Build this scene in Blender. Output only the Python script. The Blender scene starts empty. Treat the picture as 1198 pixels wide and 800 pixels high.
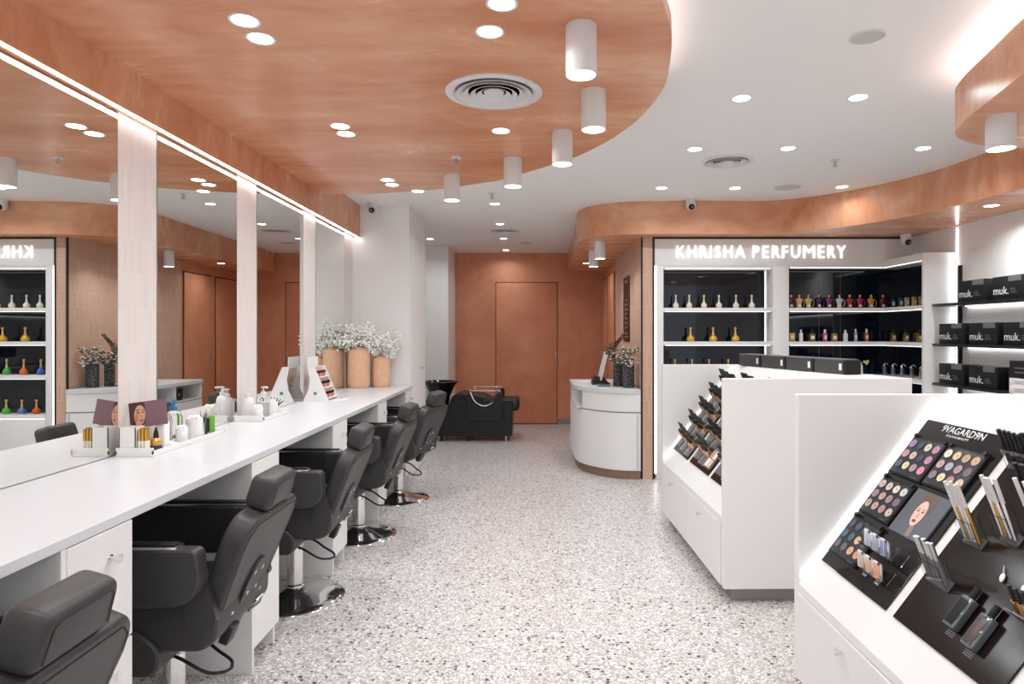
import bpy, bmesh, math, random
from mathutils import Vector, Matrix, Euler
random.seed(7)
SC = bpy.context.scene
COL = SC.collection
PI = math.pi
F, CX, CY, EYE = 760.0, 624.0, 389.0, 1.38      # focal length in px of the 1198 px frame, vanishing point, eye height
ORD = ['leftmost', 'second from left', 'third from left', 'fourth from left', 'fifth from left', 'sixth from left', 'seventh from left',
       'eighth from left', 'ninth from left', 'tenth from left', 'eleventh from left', 'twelfth from left', 'thirteenth from left', 'fourteenth from left', 'fifteenth from left']

# ---------------------------------------------------------------- materials
def srgb(r, g, b):
    f = lambda c: (c/255/12.92) if c/255 <= .04045 else ((c/255+.055)/1.055)**2.4
    return (f(r), f(g), f(b), 1)
_M = {}
def mat(name, col, rough=.5, metal=0, emit=None, es=0, trans=0, spec=.5, ior=1.45, coat=0, alpha=1):
    if name in _M: return _M[name]
    m = bpy.data.materials.new(name); m.use_nodes = True
    b = m.node_tree.nodes['Principled BSDF']
    c = tuple(col)+((1,) if len(col) == 3 else ())
    b.inputs['Base Color'].default_value = c
    b.inputs['Roughness'].default_value = rough
    b.inputs['Metallic'].default_value = metal
    b.inputs['Transmission Weight'].default_value = trans
    b.inputs['Specular IOR Level'].default_value = spec
    b.inputs['IOR'].default_value = ior
    b.inputs['Coat Weight'].default_value = coat
    b.inputs['Alpha'].default_value = alpha
    if emit:
        b.inputs['Emission Color'].default_value = tuple(emit)+((1,) if len(emit) == 3 else ())
        b.inputs['Emission Strength'].default_value = es
    _M[name] = m
    return m
def N(m, t, **kw):
    n = m.node_tree.nodes.new(t)
    for k, v in kw.items(): setattr(n, k, v)
    return n
def L(m, a, b): m.node_tree.links.new(a, b)
def bsdf(m): return m.node_tree.nodes['Principled BSDF']

def microcement(name, c1, c2, rough=.34, stretch=(.5, 1.5, .8)):
    m = mat(name, c1, rough)
    tc = N(m, 'ShaderNodeTexCoord'); mp = N(m, 'ShaderNodeMapping'); mp.inputs['Scale'].default_value = stretch
    L(m, tc.outputs['Object'], mp.inputs[0])
    n1 = N(m, 'ShaderNodeTexNoise'); n1.inputs['Scale'].default_value = 2.2; n1.inputs['Detail'].default_value = 9; n1.inputs['Roughness'].default_value = .62; n1.inputs['Distortion'].default_value = .6
    n2 = N(m, 'ShaderNodeTexNoise'); n2.inputs['Scale'].default_value = 14; n2.inputs['Detail'].default_value = 6
    L(m, mp.outputs[0], n1.inputs['Vector']); L(m, mp.outputs[0], n2.inputs['Vector'])
    mx = N(m, 'ShaderNodeMath', operation='MULTIPLY_ADD'); L(m, n2.outputs['Fac'], mx.inputs[0]); mx.inputs[1].default_value = .25
    L(m, n1.outputs['Fac'], mx.inputs[2])
    r = N(m, 'ShaderNodeValToRGB'); r.color_ramp.elements[0].position = .42; r.color_ramp.elements[1].position = .82
    r.color_ramp.elements[0].color = c1; r.color_ramp.elements[1].color = c2
    L(m, mx.outputs[0], r.inputs[0]); L(m, r.outputs[0], bsdf(m).inputs['Base Color'])
    rr = N(m, 'ShaderNodeMapRange'); rr.inputs['To Min'].default_value = rough-.02; rr.inputs['To Max'].default_value = rough+.05
    L(m, n1.outputs['Fac'], rr.inputs[0]); L(m, rr.outputs[0], bsdf(m).inputs['Roughness'])
    return m
def tiles(name, c1, c2, mortar, axes):
    """stacked finger tiles, 20 x 145 mm; axes picks the two object axes that span the wall"""
    m = mat(name, c1, .45)
    tc = N(m, 'ShaderNodeTexCoord'); sp = N(m, 'ShaderNodeSeparateXYZ'); cb = N(m, 'ShaderNodeCombineXYZ')
    L(m, tc.outputs['Object'], sp.inputs[0]); L(m, sp.outputs[axes[0]], cb.inputs[0]); L(m, sp.outputs[axes[1]], cb.inputs[1])
    b = N(m, 'ShaderNodeTexBrick'); b.offset = 0; b.squash = 1
    b.inputs['Scale'].default_value = 1; b.inputs['Brick Width'].default_value = .0225; b.inputs['Row Height'].default_value = .148
    b.inputs['Mortar Size'].default_value = .0013; b.inputs['Mortar Smooth'].default_value = .3
    b.inputs['Color1'].default_value = c1; b.inputs['Color2'].default_value = c2; b.inputs['Mortar'].default_value = mortar
    L(m, cb.outputs[0], b.inputs['Vector']); L(m, b.outputs['Color'], bsdf(m).inputs['Base Color'])
    bp = N(m, 'ShaderNodeBump'); bp.invert = True; bp.inputs['Strength'].default_value = .5; bp.inputs['Distance'].default_value = .003
    L(m, b.outputs['Fac'], bp.inputs['Height']); L(m, bp.outputs[0], bsdf(m).inputs['Normal'])
    return m
def terrazzo():
    m = mat('terrazzo', (.7, .68, .66), .32)
    tc = N(m, 'ShaderNodeTexCoord')
    v1 = N(m, 'ShaderNodeTexVoronoi'); v1.inputs['Scale'].default_value = 120
    v2 = N(m, 'ShaderNodeTexVoronoi'); v2.inputs['Scale'].default_value = 48
    v3 = N(m, 'ShaderNodeTexVoronoi'); v3.inputs['Scale'].default_value = 75
    for v in (v1, v2, v3): L(m, tc.outputs['Object'], v.inputs['Vector'])
    def ramp(stops, inp, mode='CONSTANT'):
        r = N(m, 'ShaderNodeValToRGB'); r.color_ramp.interpolation = mode
        e = r.color_ramp.elements
        e[0].position, e[0].color = stops[0]; e[1].position, e[1].color = stops[1]
        for p, c in stops[2:]:
            x = e.new(p); x.color = c
        L(m, inp, r.inputs[0]); return r
    def red(v):
        s = N(m, 'ShaderNodeSeparateColor'); L(m, v.outputs['Color'], s.inputs[0]); return s
    base = ramp([(0, srgb(178, 170, 167)), (.18, srgb(206, 200, 197)), (.38, srgb(222, 218, 215)), (.62, srgb(196, 187, 184)), (.78, srgb(164, 154, 151)), (.9, srgb(228, 225, 223))], red(v1).outputs[0])
    def chips(v, lo, radius, colr, prev, ch=1):
        s = red(v)
        a = N(m, 'ShaderNodeMath', operation='GREATER_THAN'); L(m, s.outputs[ch], a.inputs[0]); a.inputs[1].default_value = lo
        d = N(m, 'ShaderNodeMath', operation='LESS_THAN'); L(m, v.outputs['Distance'], d.inputs[0]); d.inputs[1].default_value = radius
        p = N(m, 'ShaderNodeMath', operation='MULTIPLY'); L(m, a.outputs[0], p.inputs[0]); L(m, d.outputs[0], p.inputs[1])
        x = N(m, 'ShaderNodeMix', data_type='RGBA'); L(m, p.outputs[0], x.inputs['Factor'])
        L(m, prev, x.inputs['A'])
        if isinstance(colr, tuple): x.inputs['B'].default_value = colr
        else: L(m, colr, x.inputs['B'])
        return x.outputs['Result']
    warm = ramp([(0, srgb(168, 152, 148)), (.35, srgb(136, 124, 122)), (.6, srgb(188, 172, 166)), (.8, srgb(250, 249, 247))], red(v3).outputs[2])
    c = chips(v3, .66, .42, warm.outputs[0], base.outputs[0])
    dark = ramp([(0, srgb(40, 37, 37)), (.5, srgb(84, 72, 70))], red(v2).outputs[2])
    c = chips(v2, .86, .38, dark.outputs[0], c)
    # thin pale joints between the cast slabs
    sp = N(m, 'ShaderNodeSeparateXYZ'); L(m, tc.outputs['Object'], sp.inputs[0])
    b = N(m, 'ShaderNodeTexBrick'); b.offset = 0; b.inputs['Scale'].default_value = 1; b.inputs['Brick Width'].default_value = 1.2; b.inputs['Row Height'].default_value = 1.2
    b.inputs['Mortar Size'].default_value = .002; b.inputs['Mortar Smooth'].default_value = 0
    mp = N(m, 'ShaderNodeMapping'); mp.inputs['Location'].default_value = (.13, .5, 0); L(m, tc.outputs['Object'], mp.inputs[0]); L(m, mp.outputs[0], b.inputs['Vector'])
    x = N(m, 'ShaderNodeMix', data_type='RGBA'); L(m, b.outputs['Fac'], x.inputs['Factor']); L(m, c, x.inputs['A']); x.inputs['B'].default_value = srgb(214, 208, 203)
    L(m, x.outputs['Result'], bsdf(m).inputs['Base Color'])
    return m
def speckled(name, a, b_, scale, rough=.8):
    m = mat(name, a, rough)
    tc = N(m, 'ShaderNodeTexCoord'); n = N(m, 'ShaderNodeTexNoise'); n.inputs['Scale'].default_value = scale; n.inputs['Detail'].default_value = 3
    L(m, tc.outputs['Object'], n.inputs['Vector'])
    r = N(m, 'ShaderNodeValToRGB'); r.color_ramp.elements[0].position = .42; r.color_ramp.elements[0].color = a; r.color_ramp.elements[1].position = .62; r.color_ramp.elements[1].color = b_
    L(m, n.outputs['Fac'], r.inputs[0]); L(m, r.outputs[0], bsdf(m).inputs['Base Color'])
    return m
def leather(name, a, rough):
    m = mat(name, a, rough)
    tc = N(m, 'ShaderNodeTexCoord'); n = N(m, 'ShaderNodeTexNoise'); n.inputs['Scale'].default_value = 260; n.inputs['Detail'].default_value = 2
    L(m, tc.outputs['Object'], n.inputs['Vector'])
    bp = N(m, 'ShaderNodeBump'); bp.inputs['Strength'].default_value = .12; bp.inputs['Distance'].default_value = .001
    L(m, n.outputs['Fac'], bp.inputs['Height']); L(m, bp.outputs[0], bsdf(m).inputs['Normal'])
    return m

M = dict(
    white=mat('white_laminate', srgb(238, 236, 234), .42), wall=mat('white_paint', srgb(243, 240, 238), .7), ceil=mat('ceiling_paint', srgb(246, 244, 242), .8),
    work=mat('worktop_white', srgb(218, 219, 222), .3), whitem=mat('white_metal', srgb(226, 222, 222), .35),
    terra=microcement('terracotta_microcement', srgb(204, 128, 89), srgb(233, 178, 142), .25),
    terraw=microcement('terracotta_wall', srgb(206, 130, 94), srgb(223, 156, 120), .42, (1, 1, .8)),
    door=microcement('terracotta_door', srgb(207, 131, 95), srgb(223, 154, 118), .36, (1, 1, 1)),
    tileL=tiles('pale_finger_tiles', srgb(222, 211, 205), srgb(229, 219, 214), srgb(238, 233, 230), ('Y', 'Z')),
    tileR=tiles('pink_finger_tiles_side', srgb(206, 164, 142), srgb(216, 176, 154), srgb(232, 208, 194), ('Y', 'Z')),
    tileF=tiles('pink_finger_tiles_front', srgb(206, 164, 142), srgb(216, 176, 154), srgb(232, 208, 194), ('X', 'Z')),
    floor=terrazzo(), mirror=mat('mirror_silver', (.86, .87, .85), .0, 1), black=mat('black_plastic', (.012, .012, .013), .4),
    gloss=mat('black_acrylic', (.012, .009, .009), .14, 0, spec=.5), dglass=mat('dark_mirror_glass', (.004, .007, .014), .03, 0, ior=1.5, spec=.5),
    reveal=mat('dark_reveal', (.02, .018, .017), .7), chrome=mat('chrome', (.82, .82, .83), .08, 1), steel=mat('brushed_steel', (.55, .55, .56), .28, 1),
    leather=leather('charcoal_leather', (.042, .040, .040), .40), bleather=leather('black_leather', (.01, .01, .011), .4), seam=mat('seam', (.015, .014, .014), .7),
    greym=mat('grey_plinth', srgb(150, 147, 146), .5), wood=microcement('brown_wood_plinth', srgb(128, 100, 80), srgb(156, 126, 104), .5, (.2, .2, 3)),
    leds=mat('led_strip_shelf', (1, 1, 1), .5, emit=(.97, .99, 1), es=1.3), peach=speckled('peach_ceramic', srgb(230, 182, 148), srgb(234, 190, 156), 30, .7), dstone=speckled('pitted_dark_stone', srgb(38, 37, 38), srgb(104, 102, 102), 70, .85),
    petal=mat('white_petal', srgb(250, 248, 244), .8), pinkpetal=mat('pale_pink_petal', srgb(240, 222, 214), .8), leaf=mat('dusty_leaf', srgb(92, 104, 84), .7), twig=mat('brown_twig', srgb(92, 62, 56), .8), dleaf=mat('dark_plum_leaf', srgb(72, 42, 48), .7), stemg=mat('pale_stem', srgb(196, 200, 180), .8),
    lamp=mat('lamp_lens', (1, 1, 1), .5, emit=(1, .99, .98), es=7), led=mat('led_strip', (1, 1, 1), .5, emit=(.98, .98, 1), es=7.5), ledw=mat('led_strip_soft', (1, 1, 1), .5, emit=(.95, .98, 1), es=4.5), sign=mat('sign_face', (1, 1, 1), .5, emit=(1, 1, 1), es=.62),
    navy=mat('navy_glass', (.02, .035, .07), .15), acryl=mat('clear_acrylic', (.96, .97, .98), .03, trans=1, ior=1.3), tgrey=mat('smoked_acrylic', srgb(112, 112, 116), .18), ink=mat('white_print', srgb(236, 236, 236), .5), inkg=mat('grey_print', srgb(120, 120, 120), .6),
    cart=mat('black_carton', (.010, .010, .011), .55, spec=.35), cartg=mat('charcoal_carton', srgb(70, 67, 66), .55), lid=mat('grey_carton', srgb(108, 108, 108), .5),
    tan=mat('tan_card', srgb(196, 150, 112), .5), gold=mat('gold_metal', srgb(214, 170, 90), .25, .9), cream=mat('cream_plastic', srgb(240, 232, 220), .4),
    blue=mat('blue_gel', srgb(40, 130, 180), .12, coat=.5), green=mat('lime_card', srgb(112, 176, 62), .5), paper=mat('paper', srgb(240, 238, 236), .6), brown=mat('dark_brown_acrylic', srgb(26, 14, 12), .16, spec=.4),
)

# ---------------------------------------------------------------- mesh helpers
def nb(): return bmesh.new()
def box(bm, a, b, bev=0, seg=2):
    r = bmesh.ops.create_cube(bm, size=1)
    vs = r['verts']
    c = [(a[i]+b[i])/2 for i in range(3)]; s = [abs(b[i]-a[i]) for i in range(3)]
    for v in vs: v.co = Vector([c[i]+v.co[i]*s[i] for i in range(3)])
    if bev > 0:
        es = list({e for v in vs for e in v.link_edges})
        bmesh.ops.bevel(bm, geom=es, offset=min(bev, min(s)*.49), segments=seg, profile=.5, affect='EDGES')
    return bm
def xform(bm, mt, start=0):
    bm.verts.ensure_lookup_table()
    for v in bm.verts[start:]: v.co = mt @ v.co
def cyl(bm, p, r, h, seg=32, r2=None, axis='Z'):
    mt = Matrix.Translation(Vector(p))
    if axis == 'X': mt = mt @ Matrix.Rotation(PI/2, 4, 'Y')
    if axis == 'Y': mt = mt @ Matrix.Rotation(-PI/2, 4, 'X')
    mt = mt @ Matrix.Translation((0, 0, h/2))
    bmesh.ops.create_cone(bm, cap_ends=True, segments=seg, radius1=r, radius2=r if r2 is None else r2, depth=h, matrix=mt)
    return bm
def ball(bm, p, r, sub=2, sc=(1, 1, 1)):
    bmesh.ops.create_icosphere(bm, subdivisions=sub, radius=r, matrix=Matrix.Translation(Vector(p)) @ Matrix.Diagonal((*sc, 1)))
    return bm
def lathe(bm, prof, c=(0, 0, 0), seg=32, sy=1):
    rings = []
    for r, z in prof:
        if r < 1e-5: rings.append([bm.verts.new((c[0], c[1], c[2]+z))])
        else: rings.append([bm.verts.new((c[0]+r*math.cos(2*PI*i/seg), c[1]+sy*r*math.sin(2*PI*i/seg), c[2]+z)) for i in range(seg)])
    for A, B in zip(rings, rings[1:]):
        for i in range(seg):
            j = (i+1) % seg
            if len(A) == 1 and len(B) == 1: continue
            if len(A) == 1: bm.faces.new((A[0], B[j], B[i]))
            elif len(B) == 1: bm.faces.new((A[i], A[j], B[0]))
            else: bm.faces.new((A[i], A[j], B[j], B[i]))
    if len(rings[0]) > 1: bm.faces.new(list(reversed(rings[0])))
    if len(rings[-1]) > 1: bm.faces.new(rings[-1])
    bmesh.ops.recalc_face_normals(bm, faces=bm.faces)
    return bm
def tube(bm, pts, r, seg=10, closed=False):
    pts = [Vector(p) for p in pts]; rings = []
    n = len(pts); prev = None
    for i, p in enumerate(pts):
        if closed: t = pts[(i+1) % n]-pts[i-1]
        else: t = pts[min(i+1, n-1)]-pts[max(i-1, 0)]
        t.normalize()
        if prev is None:
            a = t.orthogonal().normalized()
        else:
            a = (prev-t*prev.dot(t)).normalized()
        prev = a; b = t.cross(a)
        rr = r[i] if isinstance(r, (list, tuple)) else r
        rings.append([bm.verts.new(p+(a*math.cos(2*PI*k/seg)+b*math.sin(2*PI*k/seg))*rr) for k in range(seg)])
    m_ = n if closed else n-1
    for i in range(m_):
        A, B = rings[i], rings[(i+1) % n]
        for k in range(seg):
            bm.faces.new((A[k], A[(k+1) % seg], B[(k+1) % seg], B[k]))
    if not closed:
        bm.faces.new(list(reversed(rings[0]))); bm.faces.new(rings[-1])
    return bm
def prism(bm, poly, z0, z1):
    """horizontal polygon (x, y) from z0 up to z1"""
    n = len(poly)
    A = [bm.verts.new((x, y, z0)) for x, y in poly]; B = [bm.verts.new((x, y, z1)) for x, y in poly]
    bm.faces.new(list(reversed(A))); bm.faces.new(B)
    for i in range(n): bm.faces.new((A[i], A[(i+1) % n], B[(i+1) % n], B[i]))
    bmesh.ops.recalc_face_normals(bm, faces=bm.faces)
    return bm
def prism_axis(bm, poly, a0, a1, axis):
    """polygon in the plane across the axis: X -> (y, z), Y -> (x, z)"""
    n = len(poly)
    P = (lambda p, a: (a, p[0], p[1])) if axis == 'X' else (lambda p, a: (p[0], a, p[1]))
    A = [bm.verts.new(P(p, a0)) for p in poly]; B = [bm.verts.new(P(p, a1)) for p in poly]
    bm.faces.new(A); bm.faces.new(list(reversed(B)))
    for i in range(n): bm.faces.new((A[i], B[i], B[(i+1) % n], A[(i+1) % n]))
    bmesh.ops.recalc_face_normals(bm, faces=bm.faces)
    return bm
def catmull(pts, n=8, closed=False):
    out = []; m_ = len(pts)
    rng = range(m_) if closed else range(m_-1)
    for i in rng:
        g = (lambda k: pts[k % m_]) if closed else (lambda k: pts[max(0, min(m_-1, k))])
        p0, p1, p2, p3 = g(i-1), g(i), g(i+1), g(i+2)
        for s in range(n):
            t = s/n
            out.append(tuple(.5*((2*b)+(-a+c)*t+(2*a-5*b+4*c-d)*t*t+(-a+3*b-3*c+d)*t**3) for a, b, c, d in zip(p0, p1, p2, p3)))
    if not closed: out.append(tuple(pts[-1]))
    return out
def obj(name, bm, m, parent=None, loc=(0, 0, 0), rot=(0, 0, 0), smooth=True, bevel=0, mtx=None):
    me = bpy.data.meshes.new(name)
    bm.to_mesh(me); bm.free()
    if isinstance(m, str): m = M[m]
    if m: me.materials.append(m)
    o = bpy.data.objects.new(name, me); COL.objects.link(o)
    if mtx is not None: o.matrix_world = mtx
    else: o.location = loc; o.rotation_euler = rot
    if parent is not None: o.parent = parent
    if smooth:
        for p in me.polygons: p.use_smooth = True
        me.set_sharp_from_angle(angle=math.radians(35))
    if bevel:
        b = o.modifiers.new('bevel', 'BEVEL'); b.width = bevel; b.segments = 2; b.limit_method = 'ANGLE'
    return o
def tag(o, label, cat, group=None, kind=None):
    if label: o['label'] = label
    if cat: o['category'] = cat
    if group: o['group'] = group
    if kind: o['kind'] = kind
    return o
def thing(name, label, cat, loc=(0, 0, 0), rotz=0, group=None, mtx=None):
    o = bpy.data.objects.new(name, None); COL.objects.link(o); o.empty_display_size = .05
    if mtx is not None: o.matrix_world = mtx
    else: o.location = loc; o.rotation_euler = (0, 0, rotz)
    return tag(o, label, cat, group)
def struct(name, bm, m, smooth=False, bevel=0):
    o = obj(name, bm, m, smooth=smooth, bevel=bevel); o['kind'] = 'structure'; return o
KIDS = {}
def dup(root, label=None, loc=None, rotz=None, mtx=None, group=None):
    r = root.copy(); COL.objects.link(r)
    if mtx is not None: r.matrix_world = mtx
    if loc is not None: r.location = loc
    if rotz is not None: r.rotation_euler = (0, 0, rotz)
    if label: r['label'] = label
    if group: r['group'] = group
    def rec(src, dst):
        for ch in list(src.children):
            c = ch.copy(); COL.objects.link(c); c.parent = dst; rec(ch, c)
    rec(root, r)
    return r
def text_bm(s, size=1, depth=.002, bold=0, width=None, height=None, align='LEFT'):
    cu = bpy.data.curves.new('t', 'FONT'); cu.body = s; cu.size = size; cu.extrude = 0; cu.offset = bold; cu.resolution_u = 3; cu.align_x = 'LEFT'
    o = bpy.data.objects.new('t', cu); COL.objects.link(o)
    dg = bpy.context.evaluated_depsgraph_get(); ev = o.evaluated_get(dg)
    me = bpy.data.meshes.new_from_object(ev)
    bpy.data.objects.remove(o); bpy.data.curves.remove(cu)
    bm = nb(); bm.from_mesh(me); bpy.data.meshes.remove(me)
    xs = [v.co.x for v in bm.verts]; ys = [v.co.y for v in bm.verts]
    x0, x1, y0, y1 = min(xs), max(xs), min(ys), max(ys)
    if s in ('muk.',): y0 = 0
    sx = width/(x1-x0) if width else 1; sy = height/(y1-y0) if height else sx
    for v in bm.verts: v.co = Vector(((v.co.x-x0)*sx-(width/2 if align == 'CENTER' and width else 0), (v.co.y-y0)*sy, 0))
    if depth:
        r = bmesh.ops.extrude_face_region(bm, geom=bm.faces[:])
        for g in r['geom']:
            if isinstance(g, bmesh.types.BMVert): g.co.z += depth
        bmesh.ops.recalc_face_normals(bm, faces=bm.faces)
    return bm
FRONT = Matrix(((1, 0, 0, 0), (0, 0, -1, 0), (0, 1, 0, 0), (0, 0, 0, 1)))       # text on a wall that faces the camera (-Y)
AISLE = Matrix(((0, 0, -1, 0), (-1, 0, 0, 0), (0, 1, 0, 0), (0, 0, 0, 1)))      # text on a face that looks towards -X
def at(px, py, Y):
    k = F/Y
    return Vector(((px-CX)/k, Y, EYE-(py-CY)/k))

# ---------------------------------------------------------------- camera
cam_d = bpy.data.cameras.new('camera'); cam = bpy.data.objects.new('camera', cam_d); COL.objects.link(cam)
cam.location = (0, 0, EYE); cam.rotation_euler = (PI/2, 0, 0)
cam_d.sensor_width = 36; cam_d.lens = F*36/1198
cam_d.shift_x = (599-CX)/1198; cam_d.shift_y = -(400-CY)/1198
cam_d.clip_start = .02
SC.camera = cam
vs = SC.view_settings; vs.view_transform = 'Standard'; vs.look = 'None'; vs.gamma = 1; vs.use_curve_mapping = False; vs.exposure = .64
w = bpy.data.worlds.new('world'); SC.world = w; w.use_nodes = True
w.node_tree.nodes['Background'].inputs[0]  .default_value = (.93, .97, 1, 1); w.node_tree.nodes['Background'].inputs[1].default_value = .65

# ---------------------------------------------------------------- room shell
CEIL = 2.58; YB = 9.8; YP = 6.13; XR = 3.567; XM = -1.69; Y0 = -1.6
struct('floor', box(nb(), (-3, Y0, -.1), (3.9, 10.1, 0)), 'floor')
struct('ceiling', box(nb(), (-3, Y0, CEIL), (3.9, 10.1, CEIL+.12)), 'ceil')
struct('wall_left', box(nb(), (-1.84, Y0, 0), (-1.72, YP, CEIL)), 'wall')
struct('wall_left_column', box(nb(), (-2.9, YP, 0), (-1.17, 7.0, CEIL)), 'wall', bevel=.002)
struct('wall_left_recess', box(nb(), (-2.9, 7.0, 0), (-2.3, 9.0, CEIL)), 'wall')
struct('wall_left_end', box(nb(), (-2.9, 9.0, 0), (-1.18, YB, CEIL)), 'wall', bevel=.002)
struct('wall_back', box(nb(), (-2.9, YB, 0), (1.2, YB+.12, CEIL)), 'terraw')
DOORX0, DOORX1 = -.568, .361
# door leaf, proud by 6 mm with a thin shadow gap round it
d = obj('door_1', box(nb(), (DOORX0+.006, YB-.012, .012), (DOORX1-.006, YB-.002, 2.13), .001), 'door'); d['kind'] = 'structure'
bm = nb(); box(bm, (DOORX0-.004, YB-.004, 0), (DOORX0+.006, YB-.001, 2.14)); box(bm, (DOORX1-.006, YB-.004, 0), (DOORX1+.004, YB-.001, 2.14)); box(bm, (DOORX0, YB-.004, 2.13), (DOORX1, YB-.001, 2.14)); box(bm, (DOORX0, YB-.004, 0), (DOORX1, YB-.001, .012))
struct('trim_1', bm, 'reveal')
obj('door_handle', box(nb(), (DOORX1-.03, YB-.024, 1.0), (DOORX1-.012, YB-.012, 1.09), .003), 'steel', d)
struct('baseboard_back', box(nb(), (DOORX1+.01, YB-.012, 0), (1.02, YB-.001, .085)), 'greym')
# corridor wall: tiled towards the shop, terracotta doors deeper in
struct('wall_corridor', box(nb(), (1.025, YP, 0), (1.127, 8.1, 2.3)), 'tileR')
struct('wall_corridor_end', box(nb(), (1.025, 8.1, 0), (1.127, YB, 2.3)), 'terraw')
struct('wall_pier', box(nb(), (1.03, YP-.012, 0), (1.122, YP-.0005, 2.279)), 'tileF')
bm = nb(); box(bm, (1.016, YP-.014, 0), (1.03, YP+.006, 2.279)); box(bm, (1.122, YP-.014, 0), (1.142, YP+.006, 2.279))
struct('trim_2', bm, 'reveal')
for i, (a, b) in enumerate(((8.16, 8.86), (8.98, 9.7))):
    dd = obj('door_%d' % (i+2), box(nb(), (1.008, a, .012), (1.024, b, 2.14), .001), 'door'); dd['kind'] = 'structure'
    obj('door_handle', box(nb(), (.996, b-.05, 1.0), (1.008, b-.03, 1.12), .003), 'steel', dd)
bm = nb()
for a, b in ((8.16, 8.86), (8.98, 9.7)):
    box(bm, (1.019, a-.014, 0), (1.0245, a, 2.155)); box(bm, (1.019, b, 0), (1.0245, b+.014, 2.155)); box(bm, (1.019, a, 2.14), (1.0245, b, 2.155))
struct('trim_3', bm, 'reveal')
struct('wall_perfumery', box(nb(), (1.127, 6.37, 0), (3.9, 6.5, CEIL)), 'wall')
struct('wall_right', box(nb(), (XR, Y0, 0), (3.8, 6.5, CEIL)), 'wall')
# soffit along the mirrors with its light strip
struct('trim_4', box(nb(), (-1.72, Y0, 2.276), (-1.636, YP, CEIL)), 'terra')
o = struct('trim_5', box(nb(), (-1.652, Y0, 2.270), (-1.642, YP-.01, 2.2755)), 'led')
# tiled pilasters between the mirrors
PIL = [(.52, .79), (1.58, 1.84), (2.64, 2.91), (3.70, 3.96), (4.77, 5.03), (5.80, 6.06)]
for i, (a, b) in enumerate(PIL):
    struct('wall_tiles_%d' % (i+1), box(nb(), (-1.719, a, 0), (-1.688, b, 2.29)), 'tileL')
struct('wall_tiles_7', box(nb(), (-1.719, 6.06, .89), (-1.70, YP, 2.29)), 'wall')

# big lower terracotta ceiling, free curved edge over the aisle
edge = [(-.1, Y0), (-.1, -.6), (-.06, .2), (.05, .9), (.22, 1.5), (.415, 2.09), (.455, 2.20), (.491, 2.31), (.528, 2.49), (.563, 2.74), (.566, 2.945), (.534, 3.22), (.48, 3.44), (.40, 3.67), (.25, 3.97), (.006, 4.28), (-.22, 4.55), (-.39, 4.66), (-.694, 4.84), (-1.07, 4.96), (-1.43, 5.02), (-1.637, 5.02)]
edge = catmull(edge, 5)
struct('ceiling_panel', prism(nb(), [(-1.637, Y0)]+edge, 2.45, 2.50), 'terra')
def ribbon(path, w_, z0, z1):
    bm = nb(); n = len(path); L_, R_ = [], []
    for i, p in enumerate(path):
        t = Vector((path[min(i+1, n-1)][0]-path[max(i-1, 0)][0], path[min(i+1, n-1)][1]-path[max(i-1, 0)][1])).normalized()
        nrm = Vector((-t.y, t.x))*w_/2
        L_.append((p[0]+nrm.x, p[1]+nrm.y)); R_.append((p[0]-nrm.x, p[1]-nrm.y))
    for i in range(n-1):
        q = [L_[i], L_[i+1], R_[i+1], R_[i]]
        A = [bm.verts.new((x, y, z0)) for x, y in q]; B = [bm.verts.new((x, y, z1)) for x, y in q]
        bm.faces.new(A); bm.faces.new(B)
        for k in range(4): bm.faces.new((A[k], A[(k+1) % 4], B[(k+1) % 4], B[k]))
    bmesh.ops.remove_doubles(bm, verts=bm.verts, dist=1e-5); bmesh.ops.recalc_face_normals(bm, faces=bm.faces)
    return bm
def offset(path, dx):
    out = []; n = len(path)
    for i, p in enumerate(path):
        t = Vector((path[min(i+1, n-1)][0]-path[max(i-1, 0)][0], path[min(i+1, n-1)][1]-path[max(i-1, 0)][1])).normalized()
        out.append((p[0]-t.y*dx, p[1]+t.x*dx))
    return out
strip = [p for p in offset(edge, .035) if p[1] < 3.0 and p[0] > -.2 and p[1] > -.5]
struct('trim_6', ribbon(strip, .014, 2.501, 2.509), 'ledw')
# long soffit over the perfume shelves, wrapping into the corridor and along the right wall
sof = [(.516, YB), (.50, 8.2), (.46, 7.0), (.44, 6.6), (.455, 6.38), (.52, 6.2), (.61, 6.08), (.80, 5.98), (1.0, 5.94), (1.4, 5.92), (1.9, 5.93), (2.2, 5.90), (2.46, 5.74), (2.64, 5.54), (2.78, 5.32), (2.89, 5.08), (2.98, 4.80), (3.02, 4.40), (3.05, 4.04), (3.06, 3.6), (3.06, 3.2)]
sof = catmull(sof, 5)
struct('ceiling_soffit', prism(nb(), sof+[(XR, 3.2), (XR, 6.37), (1.126, 6.37), (1.126, YB), ], 2.28, CEIL), 'terra')
blob = [(XR, .3), (2.6, .25), (1.9, .55), (1.64, 1.1), (1.60, 1.7), (1.69, 2.2), (1.765, 2.5), (1.845, 2.8), (1.95, 2.99), (2.2, 3.14), (2.6, 3.19), (3.1, 3.19), (XR, 3.19)]
blob = catmull(blob, 5)
struct('ceiling_drop', prism(nb(), blob, 2.28, 2.47), 'terra')
strip = [p for p in offset(list(reversed(blob)), .04) if p[0] < 2.9]
struct('trim_7', ribbon(strip, .016, 2.471, 2.480), 'led')
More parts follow.
